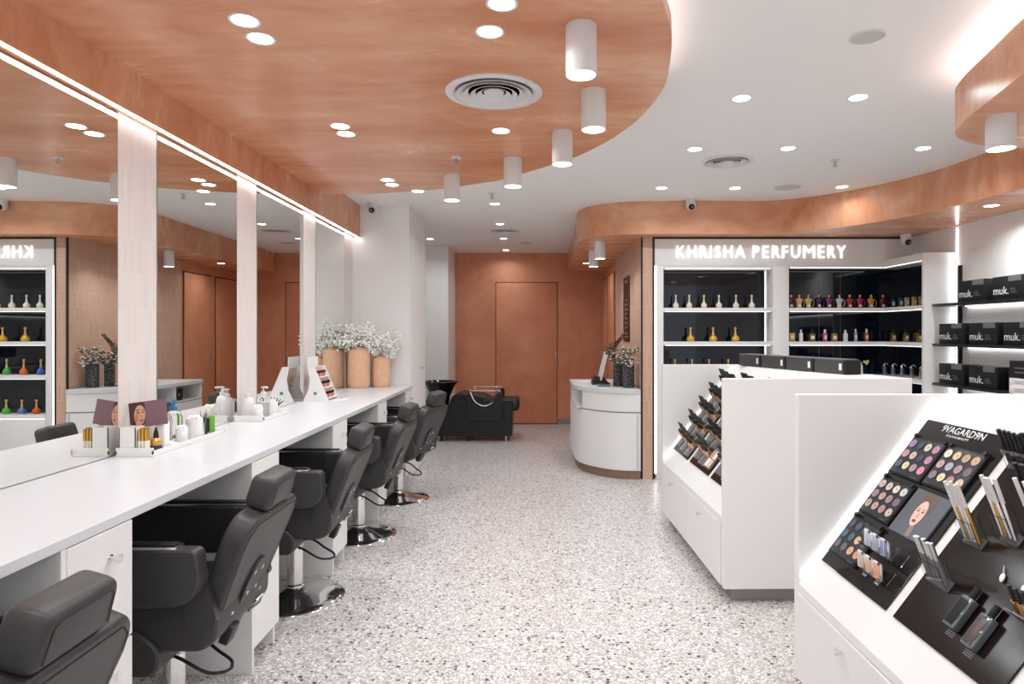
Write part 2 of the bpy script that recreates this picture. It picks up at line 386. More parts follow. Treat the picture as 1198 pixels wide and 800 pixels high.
# ---------------------------------------------------------------- lamps
def downlight_at(px, py, z, label, watts=1.4, group='round recessed ceiling spots', r=.043, first=[None]):
    k = (CY-py)/(z-EYE); X, Y = (px-CX)/k, F/k
    if first[0] is None:
        t = thing('downlight', label, 'ceiling light', (X, Y, z), 0, group)
        bm = nb(); lathe(bm, [(r, -.001), (r+.009, -.003), (r+.010, 0), (r, 0)], seg=36); obj('trim_ring', bm, 'whitem', t)
        bm = nb(); cyl(bm, (0, 0, -.0018), r, .0012, 36); obj('lens', bm, 'lamp', t)
        first[0] = t
    else: t = dup(first[0], label, (X, Y, z), group=group)
    lamp_light((X, Y, z-.012), watts, r)
    return t
def lamp_light(p, watts, r=.04, spread=150):
    ld = bpy.data.lights.new('downlight_light', 'AREA'); ld.shape = 'DISK'; ld.size = r*2; ld.energy = watts*PW; ld.spread = math.radians(spread); ld.color = (.90, .96, 1)
    lo = bpy.data.objects.new('downlight_light', ld); COL.objects.link(lo); lo.location = p
PW = 1.0
Z1, Z2, Z3 = 2.45, CEIL, 2.28
for px, py, lb in ((286, 24, 'left lamp of the pair nearest the camera'), (305, 45, 'right lamp of the pair nearest the camera'), (398, 147.5, 'left lamp of the middle pair'), (405, 156.5, 'right lamp of the middle pair'),
                   (453.5, 210.5, 'left lamp of the farthest pair'), (458.7, 216, 'right lamp of the farthest pair')):
    downlight_at(px, py, Z1, 'round lit spot in the terracotta ceiling, '+lb, 2.0, 'paired spots above the styling chairs')
for px, py, lb in ((587, 4, 'cut by the top of the photo'), (573, 37, 'just in front of the round air vent'), (586, 153, 'just beyond the round air vent'), (489, 223.6, 'at the far rim of the ceiling panel')):
    downlight_at(px, py, Z1, 'single round lit spot in the terracotta ceiling, '+lb, 1.6, 'single spots in the terracotta ceiling')
for px, py, lb, wt in ((867.5, 115, 'left one of the nearest pair', 2.4), (1004, 114, 'right one of the nearest pair', 2.4), (813, 174.5, 'just left of the small round vent', 2.2), (922, 173.5, 'between the small vent and the sprinkler', 2.2), (1080, 173.5, 'right one of the second row', 2.2),
                   (774, 220, 'left one of the row by the curved soffit', 2.6), (860, 220, 'middle one of the row by the curved soffit', 2.6), (985, 218.5, 'right one of the row by the curved soffit', .9),
                   (503, 279.5, 'over the backwash recess', 2.6), (579, 238.5, 'nearest of the row leading to the back door', 2), (585, 262, 'second of the row leading to the back door', 2.3), (589, 279, 'third of the row leading to the back door', 2.2), (592, 292.5, 'farthest of the row, close to the back wall', 1.5)):
    downlight_at(px, py, Z2, 'round lit spot in the white ceiling, '+lb, wt, 'spots in the white ceiling')
downlight_at(1160, 240.5, Z3, 'round lit spot under the curved soffit above the black boxes', 4, 'spots under the curved soffit')
downlight_at(686, 308, Z3, 'small round lit spot under the soffit near the back wall', 1.2, 'spots under the curved soffit')
# the same grid carries on over the camera, just out of view
for X, Y, z, wt in ((-1.0, 1.15, Z1, 2), (-1.0, .0, Z1, 2), (-.25, 1.1, Z1, 2), (-.6, -1, Z1, 2), (1.06, 2.22, Z2, 2.2), (1.06, 1.3, Z2, 2.2), (1.2, .2, Z2, 2.2), (.6, .2, Z2, 2.2), (1.2, -.9, Z2, 2.2), (2.7, 2.2, Z3, 2.2), (2.5, 1.1, Z3, 2.2), (3.3, 2.9, Z3, 2.2)):
    k = F/Y if Y else 1e6
    downlight_at(CX+X*k, CY-(z-EYE)*k, z, 'round lit ceiling spot above the viewer, outside the photo', wt, 'spots above and behind the viewer') if Y else None
    if not Y: t = dup([o for o in COL.objects if o.name == 'downlight'][0], 'round lit ceiling spot above the viewer, outside the photo', (X, Y, z), group='spots above and behind the viewer'); lamp_light((X, Y, z-.012), wt)

def cylinder_lamp(X, Y, ztop, h, label, first=[None], watts=1.6):
    if first[0] is None:
        t = thing('cylinder_spotlight', label, 'ceiling light', (X, Y, ztop), 0, 'white cylinder lamps')
        bm = nb(); lathe(bm, [(.0545, 0), (.0545, -.172), (.0535, -.174), (.050, -.174), (.050, -.160), (0, -.160)], seg=48); obj('housing', bm, 'whitem', t)
        bm = nb(); cyl(bm, (0, 0, -.173), .0495, .011, 40); obj('diffuser', bm, 'lamp', t)
        first[0] = t
    else: t = dup(first[0], label, (X, Y, ztop))
    t.scale = (1, 1, h/.174)
    lamp_light((X, Y, ztop-h-.012), watts, .045)
    return t
for X, Y, lb in ((.167, 2.27, 'largest and nearest of the curved row'), (.267, 2.88, 'second nearest of the curved row'), (.155, 3.47, 'middle one of the curved row'), (-.126, 4.0, 'second farthest of the curved row'), (-.555, 4.42, 'farthest and leftmost of the curved row')):
    cylinder_lamp(X, Y, 2.45, .172, 'white cylinder lamp under the terracotta ceiling, '+lb)
cylinder_lamp(1.95, 2.71, 2.28, .135, 'white cylinder lamp under the rounded terracotta drop at upper right')
cylinder_lamp(.66, 6.44, 2.28, .17, 'white cylinder lamp over the reception desk, nearer one', watts=1.5)
cylinder_lamp(.667, 7.2, 2.28, .17, 'white cylinder lamp over the reception desk, farther one', watts=1.5)

def vent(X, Y, z, r, label):
    t = thing('air_vent', label, 'air vent', (X, Y, z), 0, 'round air vents')
    bm = nb(); lathe(bm, [(.80*r, -.001), (.86*r, -.010), (r, -.006), (r, 0), (.80*r, 0)], seg=64); obj('rim', bm, 'whitem', t)
    for a in (.68, .53, .38, .25):
        bm = nb(); lathe(bm, [(a*r, -.002), ((a+.085)*r, -.014), ((a+.105)*r, -.014), ((a+.02)*r, -.001)], seg=64); obj('cone_ring', bm, 'whitem', t)
    bm = nb(); lathe(bm, [(0, -.012), (.19*r, -.011), (.215*r, -.004), (.19*r, -.001)], seg=48); obj('centre_disc', bm, 'whitem', t)
    bm = nb(); cyl(bm, (0, 0, -.0012), .8*r, .001, 48); obj('duct', bm, 'greym', t)
vent(-.175, 2.89, 2.45, .215, 'large round grey-white air vent in the terracotta ceiling')
vent(1.356, 4.55, CEIL, .177, 'round white air vent in the white ceiling above the aisle')
vent(-.34, 7.67, CEIL, .175, 'small distant round air vent on the way to the back door')
def speaker(px, py, r, label):
    k = (CY-py)/(CEIL-EYE); t = thing('ceiling_speaker', label, 'speaker', ((px-CX)/k, F/k, CEIL))
    bm = nb(); lathe(bm, [(0, -.003), (r*.88, -.003), (r*.9, -.001)], seg=40); obj('grille', bm, 'lid2', t)
    bm = nb(); lathe(bm, [(r*.9, -.001), (r*.92, -.006), (r, -.004), (r, 0)], seg=40); obj('rim', bm, 'whitem', t)
M['lid2'] = mat('speaker_grille', srgb(206, 202, 200), .7)
speaker(1015, 42.5, .068, 'round flush speaker in the white ceiling near the top edge')
speaker(921.5, 219, .11, 'round flush grey speaker in the ceiling just before the soffit')
speaker(616, 284, .10, 'faint round ceiling speaker near the back wall')
def sprinkler(px, py, z, label):
    k = (CY-py)/(z-EYE); t = thing('ceiling_sprinkler', label, 'sprinkler', ((px-CX)/k, F/k, z), 0, 'ceiling sprinklers')
    bm = nb(); lathe(bm, [(0, 0), (.032, 0), (.03, -.006), (.012, -.008), (0, -.008)], seg=24); obj('collar', bm, 'whitem', t)
    bm = nb(); cyl(bm, (0, 0, -.045), .006, .037, 12); cyl(bm, (0, 0, -.048), .017, .003, 16); tube(bm, [(-.011, 0, -.012), (-.013, 0, -.03), (0, 0, -.046)], .002, 6); tube(bm, [(.011, 0, -.012), (.013, 0, -.03), (0, 0, -.046)], .002, 6); obj('nozzle', bm, 'steel', t)
sprinkler(534, 184, 2.45, 'small sprinkler head in the terracotta ceiling')
sprinkler(977, 187, CEIL, 'small sprinkler head in the white ceiling beside a spot')
sprinkler(575.6, 226, CEIL, 'small sprinkler head in the white ceiling over the back aisle')
def camera_dome(X, Y, z, label, s=1):
    t = thing('security_camera', label, 'security camera', (X, Y, z)); t.scale = (s, s, s)
    bm = nb(); lathe(bm, [(.045, 0), (.046, -.03), (.04, -.034)], seg=32); obj('mount', bm, 'whitem', t)
    bm = nb(); lathe(bm, [(.04, -.03), (.043, -.05), (.04, -.075), (.026, -.092), (0, -.095)], seg=32); b = obj('housing', bm, 'whitem', t)
    bm = nb(); ball(bm, (0, -.028, -.070), .027, 3); l = obj('eye', bm, 'black', t)
    bm = nb(); ball(bm, (0, -.052, -.076), .007, 2); obj('lens', bm, 'steel', l)
camera_dome(-1.49, 6.02, CEIL, 'white dome security camera at the top of the left column')
camera_dome(1.42, 5.86, CEIL, 'white dome security camera in front of the soffit above the shop name')
camera_dome(3.42, 5.96, 2.28, 'white dome security camera in the corner right of the shop name', 1.05)

# ---------------------------------------------------------------- mirrors, worktop and cabinets along the left wall
MIR = [(-.4, .515), (.795, 1.575), (1.845, 2.635), (2.915, 3.695), (3.965, 4.765), (5.035, 5.795)]
for i, (a, b) in enumerate(MIR):
    if i < 2: continue
    lb = ['', '', 'large wall mirror nearest the camera, left of the first tiled pillar', 'tall wall mirror between the first and second tiled pillars', 'wall mirror above the folded tester stand, third from the camera', 'narrow-looking wall mirror farthest away beside the peach vases'][i]
    t = thing('wall_mirror', lb, 'mirror', (XM, (a+b)/2, .886), 0, 'mirrors over the styling counter')
    h = (b-a)/2
    obj('glass', box(nb(), (-.0, -h, 0), (.004, h, 1.382)), 'mirror', t, smooth=False)
    obj('backing', box(nb(), (-.028, -h, 0), (-.0005, h, 1.382)), 'reveal', t, smooth=False)
t = tag(obj('worktop', box(nb(), (0, -7.72, -.028), (.583, 0, 0), .0015, 1), 'work', loc=(-1.718, 6.12, .883)), 'long white worktop running under the mirrors to the column', 'worktop')
def vanity(y0, y1, label, first=[None]):
    if first[0] is None:
        w_ = y1-y0
        t = thing('vanity_cabinet', label, 'cabinet', (-1.135, y0, 0), 0, 'white cabinets under the worktop')
        bm = nb(); box(bm, (-.58, 0, .09), (-.02, .018, .854)); box(bm, (-.58, w_-.018, .0), (-.02, w_, .854)); box(bm, (-.58, .0, .09), (-.02, w_, .108)); box(bm, (-.58, 0, .09), (-.56, w_, .854)); box(bm, (-.58, 0, .835), (-.02, w_, .854))
        obj('carcass', bm, 'white', t)
        obj('side_panel', box(nb(), (-.58, -.0185, 0), (0, -.0005, .854), .001, 1), 'white', t)
        obj('plinth', box(nb(), (-.56, 0, 0), (-.075, w_-.02, .088)), 'greym', t)
        for n_, a_, b_, kz in (('door', .095, .525, .46), ('drawer', .530, .852, .775)):
            dr = obj(n_, box(nb(), (-.019, .0015, a_), (0, w_-.001, b_), .0015, 1), 'white', t)
            bm = nb(); cyl(bm, (0, w_*.62, kz), .006, .022, 16, axis='X'); cyl(bm, (.020, w_*.62, kz), .013, .008, 24, axis='X'); cyl(bm, (0, w_*.62, kz), .011, .003, 24, axis='X')
            obj('knob', bm, 'chrome', dr)
        first[0] = t
        return t
    return dup(first[0], label, (-1.135, y0, 0))
for (a, b), lb in zip(PIL[1:], ('nearest one, cut off at the lower left', 'second from the camera behind the nearest full chair', 'third from the camera', 'fourth from the camera', 'last one against the column')):
    vanity(a, b, 'white knobbed cabinet under the worktop, '+lb)

# ---------------------------------------------------------------- styling chairs
def tilt_box(bm, hw, h, th, bx, bz, tilt, bev, top=None, seg=4, shape=None):
    """padded slab standing at (bx, bz), leaning back (towards +x) by tilt; its rear face passes through (bx, bz)"""
    s = len(bm.verts); tmp = nb()
    if shape is None: box(tmp, (-th, -hw, 0), (0, hw, h), bev, seg)
    else:
        prism_axis(tmp, shape, -th, 0, 'X')
        es = [e for e in tmp.edges if abs(e.verts[0].co.x-e.verts[1].co.x) < 1e-6]
        bmesh.ops.bevel(tmp, geom=es, offset=bev, segments=seg, profile=.6, affect='EDGES')
    mt = Matrix.Translation((bx, 0, bz)) @ Matrix.Rotation(tilt, 4, 'Y')
    for v in tmp.verts: v.co = mt @ v.co
    me = bpy.data.meshes.new('x'); tmp.to_mesh(me); tmp.free(); bm.from_mesh(me); bpy.data.meshes.remove(me)
    return mt
def rounded(pts, r, n=5):
    out = []; m_ = len(pts)
    rs = r if isinstance(r, (list, tuple)) else [r]*m_
    for i in range(m_):
        p, a, b = Vector(pts[i]), Vector(pts[i-1]), Vector(pts[(i+1) % m_])
        u, v = (a-p), (b-p); q = min(rs[i], u.length*.49, v.length*.49); u.normalize(); v.normalize()
        A, B = p+u*q, p+v*q
        for k in range(n+1):
            t = k/n; out.append(tuple((1-t)**2*A+2*t*(1-t)*p+t*t*B))
    return out
TILT = math.radians(22)
def make_chair(label):
    t = thing('styling_chair', label, 'chair', (0, 0, 0), 0, 'charcoal styling chairs along the counter')
    bm = nb(); lathe(bm, [(0, .0), (.25, 0), (.252, .006), (.245, .013), (.20, .022), (.13, .036), (.075, .052), (.05, .066), (.0, .068)], seg=64); obj('base_disc', bm, 'chrome', t)
    bm = nb(); lathe(bm, [(.047, .055), (.047, .075), (.040, .08), (.040, .27), (.044, .275), (.044, .325), (.02, .33), (.02, .40)], seg=40); obj('column', bm, 'chrome', t)
    bm = nb(); tube(bm, catmull([(-.02, -.05, .30), (.06, -.06, .275), (.14, -.05, .225), (.19, -.03, .215), (.205, .0, .215)], 5), .0055, 10); tube(bm, catmull([(-.02, .05, .30), (.07, .06, .285), (.14, .05, .245), (.19, .03, .225), (.205, .0, .215)], 5), .0055, 10); obj('pump_lever', bm, 'black', t)
    # seat: deep cushion wrapped round at the rear
    bm = nb(); prism_axis(bm, rounded([(-.30, .40), (-.30, .52), (.02, .515), (.20, .535), (.255, .50), (.25, .40), (.20, .365), (-.26, .375)], [.05, .04, .1, .05, .05, .05, .04, .03]), -.208, .208, 'Y')
    bmesh.ops.bevel(bm, geom=[e for e in bm.edges if abs(e.verts[0].co.y-e.verts[1].co.y) < 1e-6], offset=.022, segments=3, profile=.6, affect='EDGES')
    s_ = obj('seat', bm, 'leather', t)
    bm = nb(); box(bm, (-.12, -.1, .33), (.12, .1, .372), .006); obj('seat_frame', bm, 'black', t)
    # lower calf cushion
    bm = nb(); prism_axis(bm, rounded([(-.34, .30), (-.34, .45), (.0, .45), (.085, .38), (.07, .295)], [.06, .06, .1, .05, .04]), -.226, .226, 'Y')
    bmesh.ops.bevel(bm, geom=[e for e in bm.edges if abs(e.verts[0].co.y-e.verts[1].co.y) < 1e-6], offset=.018, segments=3, profile=.6, affect='EDGES')
    c_ = obj('calf_pad', bm, 'leather', t)
    for sg in (-1, 1):
        bm = nb(); prism_axis(bm, rounded([(-.29, .53), (-.29, .715), (.228, .715), (.238, .60), (.19, .542), (0, .535)], [.03, .02, .025, .05, .04, .05]), sg*.222, sg*.285, 'Y')
        bmesh.ops.bevel(bm, geom=[e for e in bm.edges if abs(e.verts[0].co.y-e.verts[1].co.y) < 1e-6], offset=.012, segments=3, profile=.6, affect='EDGES')
        a_ = obj('armrest', bm, 'leather', t)
        bm = nb(); box(bm, (-.27, min(sg*.230, sg*.277), .714), (.165, max(sg*.230, sg*.277), .724), .003); obj('arm_trim', bm, 'chrome', a_)
        bm = nb(); box(bm, (-.26, min(sg*.236, sg*.271), .7245), (.155, max(sg*.236, sg*.271), .731), .003); obj('arm_pad', bm, 'bleather', a_)
        bm = nb(); prism_axis(bm, rounded([(.17, .43), (.14, .60), (.225, .60), (.26, .47)], .02), sg*.19, sg*.219, 'Y'); obj('side_bracket', bm, 'leather', t)
    # backrest
    shp = rounded([(-.13, 0), (.13, 0), (.19, .08), (.222, .34), (.18, .40), (-.18, .40), (-.222, .34), (-.19, .08)], [.04, .04, .08, .05, .05, .05, .05, .08])
    bm = nb(); mt = tilt_box(bm, 0, 0, .078, .222, .405, TILT, .02, seg=4, shape=shp); b_ = obj('backrest', bm, 'leather', t)
    def onback(y, z_, off=0): return mt @ Vector((off, y, z_))
    bm = nb(); ribs = [onback(*q, .0015) for q in ((-.176, .09), (-.203, .30), (-.196, .345), (-.16, .379), (.16, .379), (.196, .345), (.203, .30), (.176, .09))]
    tube(bm, ribs, .0011, 6); obj('piping', bm, 'seam', b_)
    # reclining hinge plate with bolts on the rear
    pl = nb(); prism_axis(pl, rounded([(-.045, -.085), (.035, -.085), (.085, .16), (.05, .205), (-.01, .205), (-.045, .15)], .03), .0015, .010, 'X')
    for v in pl.verts: v.co = mt @ v.co
    h_ = obj('hinge_plate', pl, 'leather', b_)
    for y, z_ in ((-.02, .165), (.04, .165), (-.02, .09), (.045, .09), (-.10, .05), (.115, .05)):
        q = nb(); cyl(q, (.0, y, z_), .008, .014, 14, axis='X'); xform(q, mt); obj('bolt', q, 'chrome', h_)
    q = nb(); box(q, (.004, -.10, -.06), (.035, -.045, .005), .004); xform(q, mt); obj('recline_lock', q, 'black', t)
    q = nb(); tube(q, [onback(.06, -.01, .02), onback(.12, .0, .03), onback(.12, .03, .03), onback(.08, .02, .025)], .005, 8); obj('recline_lever', q, 'steel', t)
    # headrest
    hb = nb(); box(hb, (-.088, -.112, 0), (0, .112, .112), .024, 4)
    hm = Matrix.Translation((.372, 0, .778)) @ Matrix.Rotation(math.radians(16), 4, 'Y')
    for v in hb.verts:
        v.co.y *= 1-.10*(v.co.z/.135)
        v.co = hm @ v.co
    hh = obj('headrest', hb, 'leather', t)
    q = nb(); tube(q, [hm @ Vector((.0012, -.088, .02)), hm @ Vector((.0012, -.082, .085)), hm @ Vector((.0012, -.07, .095)), hm @ Vector((.0012, .07, .095)), hm @ Vector((.0012, .082, .085)), hm @ Vector((.0012, .088, .02))], .0009, 6); obj('piping', q, 'seam', hh)
    q = nb(); cyl(q, (.335, -.06, .74), .006, .06, 10); cyl(q, (.335, .06, .74), .006, .06, 10); obj('headrest_post', q, 'chrome', t)
    return t
CH = [(-1.235, 1.22, .0, 'charcoal leather styling chair cut off at the lower left corner'),
      (-1.254, 2.26, 0, 'charcoal leather styling chair second from the camera, its headrest over the worktop edge'),
      (-1.24, 3.38, .0, 'charcoal leather styling chair with shiny disc base, middle of the five'),
      (-1.19, 4.43, -.08, 'charcoal leather styling chair second from the far column'),
      (-1.12, 5.40, -.30, 'charcoal leather styling chair farthest away, turned towards the column')]
chair0 = None
for x, y, rz, lb in CH:
    if chair0 is None: chair0 = make_chair(lb); chair0.location = (x, y, 0); chair0.rotation_euler = (0, 0, rz)
    else: dup(chair0, lb, (x, y, 0), rz)

# ---------------------------------------------------------------- things on the worktop
WT = .8835
FACEM = dict(skin=mat('printed_skin', srgb(214, 160, 132), .5), skin2=mat('printed_skin_light', srgb(236, 196, 178), .5), hair=mat('printed_hair', srgb(70, 46, 38), .5), eye=mat('printed_eye', srgb(44, 34, 34), .5), lip=mat('printed_lips', srgb(176, 84, 80), .5), mauve=mat('printed_mauve', srgb(128, 96, 104), .5), slate=mat('printed_slate', srgb(96, 98, 106), .35), lip2=mat('printed_red_lips', srgb(170, 66, 70), .5), lash=mat('printed_lash', srgb(52, 38, 36), .5), blush=mat('printed_blush', srgb(204, 128, 104), .5))
def ellipse(cx, cz, rx, rz, n=28, a0=0, rot=0, clip=None):
    out = []
    for i in range(n):
        a = a0+2*PI*i/n; x, z = rx*math.cos(a), rz*math.sin(a)
        x, z = x*math.cos(rot)-z*math.sin(rot), x*math.sin(rot)+z*math.cos(rot)
        p = [cx+x, cz+z]
        if clip: p[0] = min(max(p[0], clip[0]), clip[1]); p[1] = min(max(p[1], clip[2]), clip[3])
        out.append(tuple(p))
    return out
def flat(name, poly, m, parent, y0, y1=None, plane='Y'):
    """thin printed shape; plane Y: poly is (x, z) facing -Y; plane Z: poly is (x, y) facing +Z"""
    bm = nb()
    if plane == 'Y': prism_axis(bm, poly, y0-.0003, y0, 'Y')
    else: prism(bm, poly, y0, y0+.0003)
    return obj(name, bm, m, parent, smooth=False)
def lipstick_set(x, y, z, n, h, mats, label, group):
    for i in range(n):
        t = thing('lip_gloss', label, 'make-up', (x+.016*(i % 3), y+.018*(i//3), z), 0, group)
        bm = nb(); cyl(bm, (0, 0, 0), .0065, h*.55, 12); obj('tube', bm, mats[0], t)
        bm = nb(); cyl(bm, (0, 0, h*.55), .0060, h*.45, 12); obj('cap', bm, mats[1], t)
def pump_bottle(x, y, label, body, s=1, rz=0, liquid=None, group=None):
    t = thing('pump_bottle', label, 'bottle', (x, y, WT+.011), rz, group); t.scale = (s, s, s)
    bm = nb(); lathe(bm, [(0, 0), (.027, 0), (.030, .005), (.030, .085), (.024, .10), (.012, .108), (.012, .113), (0, .113)], seg=28); obj('bottle', bm, body, t)
    bm = nb(); lathe(bm, [(.0135, .109), (.0135, .124), (.005, .126), (.004, .142), (0, .142)], seg=20); box(bm, (-.008, -.034, .142), (.008, .01, .151), .003); obj('pump', bm, liquid or 'whitem', t)
    return t
# first organiser tray
def tray(x, y, w_, l_, label):
    t = thing('organiser_tray', label, 'tray', (x, y, WT))
    bm = nb(); box(bm, (0, 0, 0), (w_, l_, .009), .002); obj('base', bm, 'white', t)
    bm = nb(); box(bm, (0, 0, .009), (w_, .005, .034)); box(bm, (0, l_-.005, .009), (w_, l_, .022)); box(bm, (w_-.005, 0, .009), (w_, l_, .022)); box(bm, (0, 0, .009), (.005, l_, .022)); obj('rim', bm, 'white', t)
    return t
TX, TY = -1.672, 2.60
tray(TX, TY, .15, .60, 'white organiser tray full of make-up before the first tiled pillar')
t = thing('brush_box', 'square white open box at the front of the first tray', 'box', (TX+.008, TY+.008, WT+.0095))
bm = nb(); box(bm, (0, 0, 0), (.066, .003, .105)); box(bm, (0, .063, 0), (.066, .066, .105)); box(bm, (0, 0, 0), (.003, .066, .105)); box(bm, (.063, 0, 0), (.066, .066, .105)); box(bm, (0, 0, 0), (.066, .066, .004)); obj('box_wall', bm, 'white', t)
for i in range(6):
    t = thing('lip_gloss', 'gold lip gloss tube standing in the first tray beside the white box', 'make-up', (TX+.084+.013*(i % 3), TY+.02+.016*(i//3), WT+.0095), 0, 'gold lip gloss tubes in the first tray')
    bm = nb(); cyl(bm, (0, 0, 0), .0062, .05, 12); obj('tube', bm, 'cream', t)
    bm = nb(); cyl(bm, (0, 0, .05), .0060, .048+.004*(i % 2), 12); obj('cap', bm, 'gold', t)
t = thing('perfume_bottle', 'small dark-footed amber bottle with a pointed black cap in the first tray', 'bottle', (TX+.122, TY+.068, WT+.0095))
bm = nb(); lathe(bm, [(0, 0), (.022, 0), (.024, .006), (.024, .022), (.02, .026)], seg=24); obj('base', bm, 'navy', t)
bm = nb(); lathe(bm, [(.021, .026), (.022, .045), (.014, .056), (.0, .058)], seg=24); obj('glass', bm, 'gold', t)
bm = nb(); lathe(bm, [(.011, .056), (.009, .075), (.003, .098), (0, .1)], seg=18); obj('cap', bm, 'black', t)
# beauty card
t = thing('beauty_card', 'printed card with a woman\'s face and a mauve field leaning at the first pillar', 'poster', (TX+.014, TY+.085, WT+.0145), math.radians(24))
cw, ch = .145, .105
t.rotation_euler = (math.radians(-6), math.radians(-7), math.radians(10))
zb = .085
obj('card', box(nb(), (0, 0, zb), (cw, .002, zb+ch)), FACEM['mauve'], t, smooth=False)
obj('easel', box(nb(), (.0, .003, 0), (.05, .006, zb+ch*.9)), 'paper', t, smooth=False)
fc = (0.001, .062, zb+.001, zb+ch-.001)
flat('printed_hair', ellipse(.028, zb+.060, .040, .066, clip=fc), FACEM['hair'], t, -.0001)
flat('printed_neck', [(.022, zb+.001), (.046, zb+.001), (.044, zb+.03), (.024, zb+.03)], FACEM['blush'], t, -.0004)
flat('printed_face', ellipse(.040, zb+.050, .0215, .042, rot=-.08, clip=fc), FACEM['skin'], t, -.0008)
flat('printed_cheek', ellipse(.027, zb+.040, .006, .018, rot=-.1), FACEM['blush'], t, -.0013)
flat('printed_brow', ellipse(.034, zb+.072, .0085, .0018, rot=.12), FACEM['lash'], t, -.0013)
flat('printed_brow', ellipse(.054, zb+.071, .005, .0016, rot=-.2), FACEM['lash'], t, -.0013)
flat('printed_eye', ellipse(.035, zb+.062, .0062, .0028), FACEM['eye'], t, -.0013)
flat('printed_eye', ellipse(.053, zb+.061, .0042, .0026), FACEM['eye'], t, -.0013)
flat('printed_nose', [(.046, zb+.060), (.0495, zb+.044), (.046, zb+.040), (.042, zb+.042)], FACEM['blush'], t, -.0013)
flat('printed_lips', ellipse(.046, zb+.028, .0075, .0042), FACEM['lip'], t, -.0013)
# bottles and jars of the first tray
pump_bottle(TX+.052, TY+.235, 'clear bottle with blue pump head nearer the pillar in the first tray', 'acryl', 1.3, 1.0, 'blue')
pump_bottle(TX+.052, TY+.325, 'clear bottle with blue pump head farther along the first tray', 'acryl', 1.25, .6, 'blue')
def jar(x, y, r, h, label, z=WT+.0095, body='paper'):
    t = thing('cotton_jar', label, 'jar', (x, y, z))
    bm = nb(); lathe(bm, [(0, 0), (r*.92, 0), (r, .006), (r, h*.9), (r*.94, h*.9), (r*.94, .01), (0, .01)], seg=32); obj('jar_wall', bm, body, t)
    bm = nb(); rnd = random.Random(3)
    for i in range(26):
        a = rnd.random()*2*PI; q = rnd.random()**.5*r*.62; ball(bm, (q*math.cos(a), q*math.sin(a), h*(.55+.42*rnd.random())), .014, 1)
    o_ = obj('cotton', bm, 'petal', t); o_['kind'] = 'stuff'
jar(TX+.116, TY+.275, .024, .07, 'white jar of cotton balls at the front of the first tray')
jar(TX+.104, TY+.405, .036, .10, 'larger white textured jar of cotton in the first tray')
t = thing('soap_carton', 'white rectangular carton standing in the first tray behind the amber bottle', 'box', (TX+.09, TY+.12, WT+.0095))
obj('carton', box(nb(), (0, 0, 0), (.035, .045, .11), .001), 'paper', t); obj('carton_flap', box(nb(), (0, 0, .1105), (.035, .02, .1125)), 'white', t)
t = thing('tissue_pack', 'low white folded tissue pack near the front rim of the first tray', 'tissues', (TX+.095, TY+.145, WT+.0095))
obj('pack', box(nb(), (.0, 0, 0), (.048, .055, .018), .006), 'paper', t); obj('tissue', box(nb(), (.012, .01, .018), (.034, .045, .023), .002), 'petal', t)
for i, (dx, dy, ln) in enumerate(((0, 0, .115), (.012, .01, .13), (-.006, .018, .12), (.010, .024, .105), (.02, .004, .11))):
    t = thing('make_up_pencil', 'thin dark pencil standing at the far end of the first tray', 'pencil', (TX+.115+dx, TY+.45+dy, WT+.0095), i*1.3, 'pencils in the first tray')
    bm = nb(); tube(bm, [(0, 0, 0), (.008, .004, ln*.8)], .0038, 8); obj('shaft', bm, ['seam', 'tgrey', 'leather', 'tgrey', 'seam'][i], t)
    bm = nb(); tube(bm, [(.008, .004, ln*.8), (.010, .005, ln)], [.0038, .001], 8); obj('tip', bm, 'steel', t)
t = thing('green_carton', 'lime green and black carton at the far end of the first tray', 'box', (TX+.095, TY+.515, WT+.0095), .5)
obj('carton', box(nb(), (0, 0, 0), (.045, .03, .085), .001), 'green', t); obj('carton_panel', box(nb(), (.004, -.001, .01), (.022, -.0003, .075)), 'seam', t)

# second organiser tray
TX2, TY2 = -1.672, 3.62
tray(TX2, TY2, .17, .36, 'white organiser tray with pump bottle between the second pillar and tester stand')
jar(TX2+.122, TY2+.04, .025, .075, 'small squat white cotton jar at the near end of the second tray')
pump_bottle(TX2+.105, TY2+.150, 'white pump bottle with a blue round label in the second tray', 'acryl', 1.15, .9)
pump_bottle(TX2+.046, TY2+.085, 'slim white pump bottle close to the mirror in the second tray', 'whitem', 1.1, .4)
jar(TX2+.115, TY2+.225, .042, .085, 'round white textured jar at the front of the second tray')
t = thing('eyelash_fan', 'fan of black false eyelash combs at the far end of the second tray', 'make-up', (TX2+.10, TY2+.295, WT+.0135), .3)
for i in range(8):
    a = -.9+i*.26; bm = nb(); tube(bm, [(0, 0, .0), (.03*math.sin(a), .0, .04), (.075*math.sin(a), .004, .03+.065*math.cos(a))], [.004, .006, .002], 8); obj('comb', bm, 'seam' if i % 2 else 'tgrey', t)
bm = nb(); box(bm, (-.02, -.012, 0), (.02, .012, .02), .003); obj('foot', bm, 'acryl', t)

